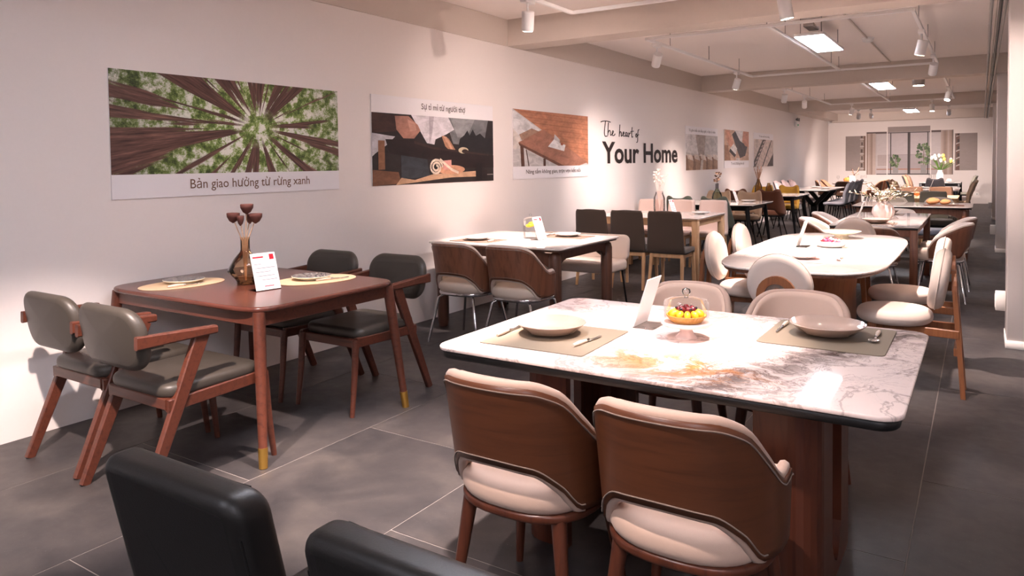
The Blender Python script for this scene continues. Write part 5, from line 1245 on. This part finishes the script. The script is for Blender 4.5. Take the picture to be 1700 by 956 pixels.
# ---------------- brown bracketed table with bread
post_table('brown wooden table with a bread board, across the aisle from the green chairs', (-0.85, 12.20, 0), 1.50, 1.12, 'marble_grey', 'wood_brown', 0.08, under='black_edge', braced=True)
t = thing('bread_board', 'round dark bread board on the brown table', 'board', (-0.50, 11.95, ZT_)); MB().slab(superel(0.20, 0.12, 2.4, 32), 0.0, 0.016, 0.005, 2).build('plank', 'wood_walnut', t); MB().bar((0.18, 0, 0.008), (0.30, 0, 0.008), 0.03, 0.014, side=(0, 1, 0)).build('handle', 'wood_walnut', t)
for dx, dy, r, lab in ((-0.08, 0.0, 0.07, 'larger bread loaf on the dark board'), (0.07, 0.01, 0.055, 'smaller bread roll on the dark board')):
    m = MB().ball((0, 0, r * 0.62), r * 1.25, r, r * 0.66, 16, 10); m.deform(lambda x, y, z: (x, y, max(0.0, z) + 0.006 * math.sin(18 * x))); t = thing('bread', lab, 'bread', (-0.50 + dx, 11.95 + dy, ZT_ + 0.018)); m.build('loaf', 'bread', t)
    MB().tube([(-r * 0.7, 0, r * 1.12), (0, 0, r * 1.28), (r * 0.7, 0, r * 1.12)], 0.006, 6).build('score', 'crust', t)
t = thing('low_bench', 'dark grey backless bench on the near side of the bread table', 'bench', (-0.85, 11.45, 0))
MB().slab(rrect(1.15, 0.36, 0.04, 5), 0.38, 0.46, 0.025, 4).build('seat', 'fabric_bluegrey', t); MB().slab(rrect(1.10, 0.32, 0.03, 3), 0.33, 0.38, 0.006, 1).build('seat_frame', 'wood_brown', t)
for sx in (-1, 1):
    for sy in (-1, 1): MB().bar((sx * 0.48, sy * 0.12, 0.34), (sx * 0.51, sy * 0.14, 0.0), 0.04, 0.04, 0.03, 0.03).build('leg', 'wood_brown', t)
gs = shell_chair('black', 'fabric_stone', 'fabric_stone', 'fabric_stone', [(0, 0.80), (30, 0.79), (70, 0.64), (112, 0.5)], piping=False, name='upholstered_chair'); G12 = 'rounded grey chairs behind the bread table'
place(gs, (-1.18, 12.85, 0), FR, 'rounded grey chair behind the bread table, left', G12); place(gs, (-0.55, 12.85, 0), FR, 'rounded grey chair behind the bread, right', G12)

# ---------------- pale wood table beyond
post_table('pale wood table between grey and tan chairs, beyond the bread', (-0.88, 14.75, 0), 1.10, 1.30, 'wood_ash', 'wood_ash', 0.07)
lg = profile_chair('upholstered_chair', LPROF, LW, 0.05, 'fabric_olive_grey', 'wood', 'wood_ash'); G13 = 'square-backed chairs at the far pale wood table'
place(lg, (-1.13, 13.90, 0), 0, 'square-backed grey chair beyond the bread, left', G13); place(lg, (-0.66, 13.90, 0), 0, 'square-backed grey chair beyond the bread, right', G13)
lt = profile_chair('upholstered_chair', LPROF, LW, 0.05, 'fabric_caramel', 'wood', 'wood_ash')
place(lt, (-1.13, 15.62, 0), FR, 'square-backed tan chair far side of the pale wood table, left', G13); place(lt, (-0.64, 15.62, 0), FR, 'square-backed tan chair far side of the pale wood table, right', G13)
t = thing('fruit_bowl', 'small glass bowl of orange fruit between the grey chairs', 'bowl', (-0.98, 14.55, ZT_)); MB().lathe([(0.05, 0), (0.09, 0.03), (0.10, 0.07)], 24, cap=(True, False)).build('bowl', 'glass_clear', t)
for i in range(5): tag(MB().ball((-0.98 + 0.04 * math.cos(i * 1.3), 14.55 + 0.04 * math.sin(i * 1.3), ZT_ + 0.055), 0.035, n=10, m=7).build('orange', 'pumpkin'), 'orange fruit heaped in the small glass bowl', 'orange', 'oranges in the glass bowl')
for x_, y_, lab in ((-1.20, 14.7, 'wine glass near the oranges, left'), (-1.06, 14.9, 'wine glass near the oranges, right')): place(wg, (x_, y_, ZT_), 0, lab, 'wine glasses')

# ---------------- far right tables
post_table('white table with tan tufted chairs, nearer of the two far right tables', (-0.86, 18.6, 0), 0.92, 2.0, 'marble_plain', 'dark_metal', 0.06, under='black_edge')
post_table('farthest right table with the tulips', (-0.98, 24.4, 0), 1.0, 2.2, 'marble_plain', 'dark_metal', 0.06, under='black_edge')
tt = profile_chair('tufted_chair', TPROF, TWD, 0.06, 'fabric_caramel', 'black', 'dark_metal', 0.06, True, 'fabric_charcoal'); G14 = 'tufted chairs at the far right tables'
place(tt, (-1.42, 18.2, 0), EX, 'tan tufted chair with dark back, left of the nearer far right table, nearest', G14); place(tt, (-1.42, 18.95, 0), EX, 'tan tufted chair with dark back, left of the nearer far right table, farther', G14)
place(tt, (-1.58, 23.9, 0), EX, 'tan tufted chair left of the tulip table, nearer', G14); place(tt, (-1.58, 24.8, 0), EX, 'tan tufted chair left of the tulip table, farther', G14)
tb = profile_chair('tufted_chair', TPROF, TWD, 0.06, 'fabric_tan', 'black', 'dark_metal', 0.06, True)
place(tb, (-0.42, 17.9, 0), WX, 'beige tufted chair on the aisle side, nearest of the far right group', G14); place(tb, (-0.42, 18.7, 0), WX, 'beige tufted chair on the aisle side, behind the nearest', G14)
to = profile_chair('tufted_chair', TPROF, TWD, 0.06, 'fabric_olive_grey', 'black', 'dark_metal', 0.06, False)
place(to, (-0.44, 23.6, 0), WX, 'grey-green chair on the aisle side of the tulip table', G14)
bk = wavy_chair('fabric_charcoal'); place(bk, (-1.06, 22.95, 0), 0, 'charcoal wavy-backed chair in front of the tulip table', G14)
t = thing('ceramic_vase', 'white vase holding tulips on the farthest right table', 'vase', (-1.0, 24.1, ZT_))
MB().lathe([(0.06, 0), (0.10, 0.08), (0.10, 0.2), (0.06, 0.30), (0.07, 0.34)], 28, flute=(8, 0.03)).build('body', 'ceramic_white', t); MB().lathe([(0.058, -0.001), (0.06, 0.006)], 24).build('foot', 'ceramic_white', t)
t = thing('tulips', 'white and yellow tulips with green leaves in the white vase', 'tulips', (-1.0, 24.1, ZT_))
for i in range(14):
    a = 2.4 * i; r = 0.08 + 0.30 * ((i * 5) % 14) / 14; hh_ = 0.72 - 0.9 * max(0, r - 0.14); c = Vector((r * math.cos(a), r * math.sin(a) * 0.6, hh_))
    s_ = MB().tube([(0, 0, 0.26), c * 0.5 + Vector((0, 0, 0.20)), c], 0.006, 6).build('stem', 'green_leaf', t)
    MB().ball(c + Vector((0, 0, 0.03)), 0.042, 0.042, 0.058, 10, 7).build('bloom', 'tulip_yellow' if i % 5 == 0 else 'tulip_white', s_)
for i in range(12):
    a = 2.4 * i + 0.7; r = 0.20 + 0.18 * (i % 3); m = MB().ball((r / 2, 0, 0), r / 2, 0.025, 0.006, 8, 4); m.xf(Matrix.Translation((0, 0, 0.32)) @ Matrix.Rotation(a, 4, 'Z') @ Matrix.Rotation(-0.4 - 0.25 * (i % 2), 4, 'Y')); m.build('leaf', 'green_leaf', t)
for x_, y_, lab in ((-1.22, 23.7, 'wine glass left of the tulips'), (-1.14, 24.0, 'wine glass close to the tulip vase')): place(wg, (x_, y_, ZT_), 0, lab, 'wine glasses')
place(wplate, (-0.72, 23.75, ZT_), 0, 'white plate right of the tulips', 'white plates'); place(sign, (-0.95, 18.3, ZT_), WX, 'white price card on the nearer far right table', SG); place(wplate, (-0.65, 18.2, ZT_), 0, 'white plate on the nearer far right table', 'white plates'); place(wplate, (-1.08, 18.9, ZT_), 0, 'white plate at the left of the nearer far right table', 'white plates')
one('napkin', MB().slab(rrect(0.16, 0.12, 0.01, 2), 0, 0.09, 0.03, 3).deform(lambda x, y, z: (x * (1 - z * 3), y * (1 - z * 3), z)), 'napkin_pink', 'folded pink napkin beside the tulip vase', 'napkin', None, (-0.78, 24.2, ZT_))

# ---------------- black leather chairs in the foreground
def black_chair():
    t = thing('leather_chair', 'x', 'chair')
    b = MB().slab(rrect(0.385, 0.53, 0.04, 6), -0.038, 0.038, 0.026, 5)
    b.deform(lambda x, y, z: (x * (1 - 0.05 * y), -0.20 - z - 0.22 * (y + 0.26) + 0.25 * x * x, 0.655 + y)); b.build('backrest', 'leather_black', t)
    bx_ = lambda x, y, z: Vector((x * (1 - 0.05 * y), -0.20 - z - 0.22 * (y + 0.26) + 0.25 * x * x, 0.655 + y))
    for sg in (-1, 1):   # stitched seams following the edges of the back, one per face
        q = [bx_(sg * 0.1845, y_, 0.0315) for y_ in [-0.2 + 0.04 * i for i in range(11)]]
        MB().tube(q, 0.0022, 5).build('seam', 'leather_black', t)
    MB().tube([bx_(x_, 0.2575, -0.0300) for x_ in [-0.15 + 0.03 * i for i in range(11)]], 0.0022, 5).build('seam', 'leather_black', t)
    MB().slab(rrect(0.45, 0.44, 0.05, 5, 0, 0.03), 0.40, 0.48, 0.03, 4, 0.008).build('seat', 'leather_black', t)
    fr = MB()
    for s_ in (-1, 1):
        fr.bar((s_ * 0.18, -0.18, 0.38), (s_ * 0.18, 0.22, 0.38), 0.03, 0.05)
        MB().bar((s_ * 0.19, 0.21, 0.40), (s_ * 0.19, 0.23, 0.0), 0.04, 0.04, 0.03, 0.03).build('leg', 'wood_mahogany', t); MB().bar((s_ * 0.19, -0.17, 0.40), (s_ * 0.19, -0.25, 0.0), 0.04, 0.04, 0.03, 0.03).build('leg', 'wood_mahogany', t)
    fr.bar((-0.18, 0.2, 0.38), (0.18, 0.2, 0.38), 0.03, 0.05, side=(0, 1, 0)); fr.bar((-0.18, -0.16, 0.38), (0.18, -0.16, 0.38), 0.03, 0.05, side=(0, 1, 0)); fr.build('seat_frame', 'wood_mahogany', t)
    return park(t)
bkc = black_chair(); G15 = 'black leather chairs at the front edge'
place(bkc, (-1.12, 1.005, 0), 0.0, 'black leather chair back at the lower left corner, leftmost', G15)
place(bkc, (-0.605, 1.005, 0), 0.0, 'black leather chair back cut off by the lower edge, right one', G15)

for o in list(bpy.data.objects):
    if 'used' in o: del o['used']
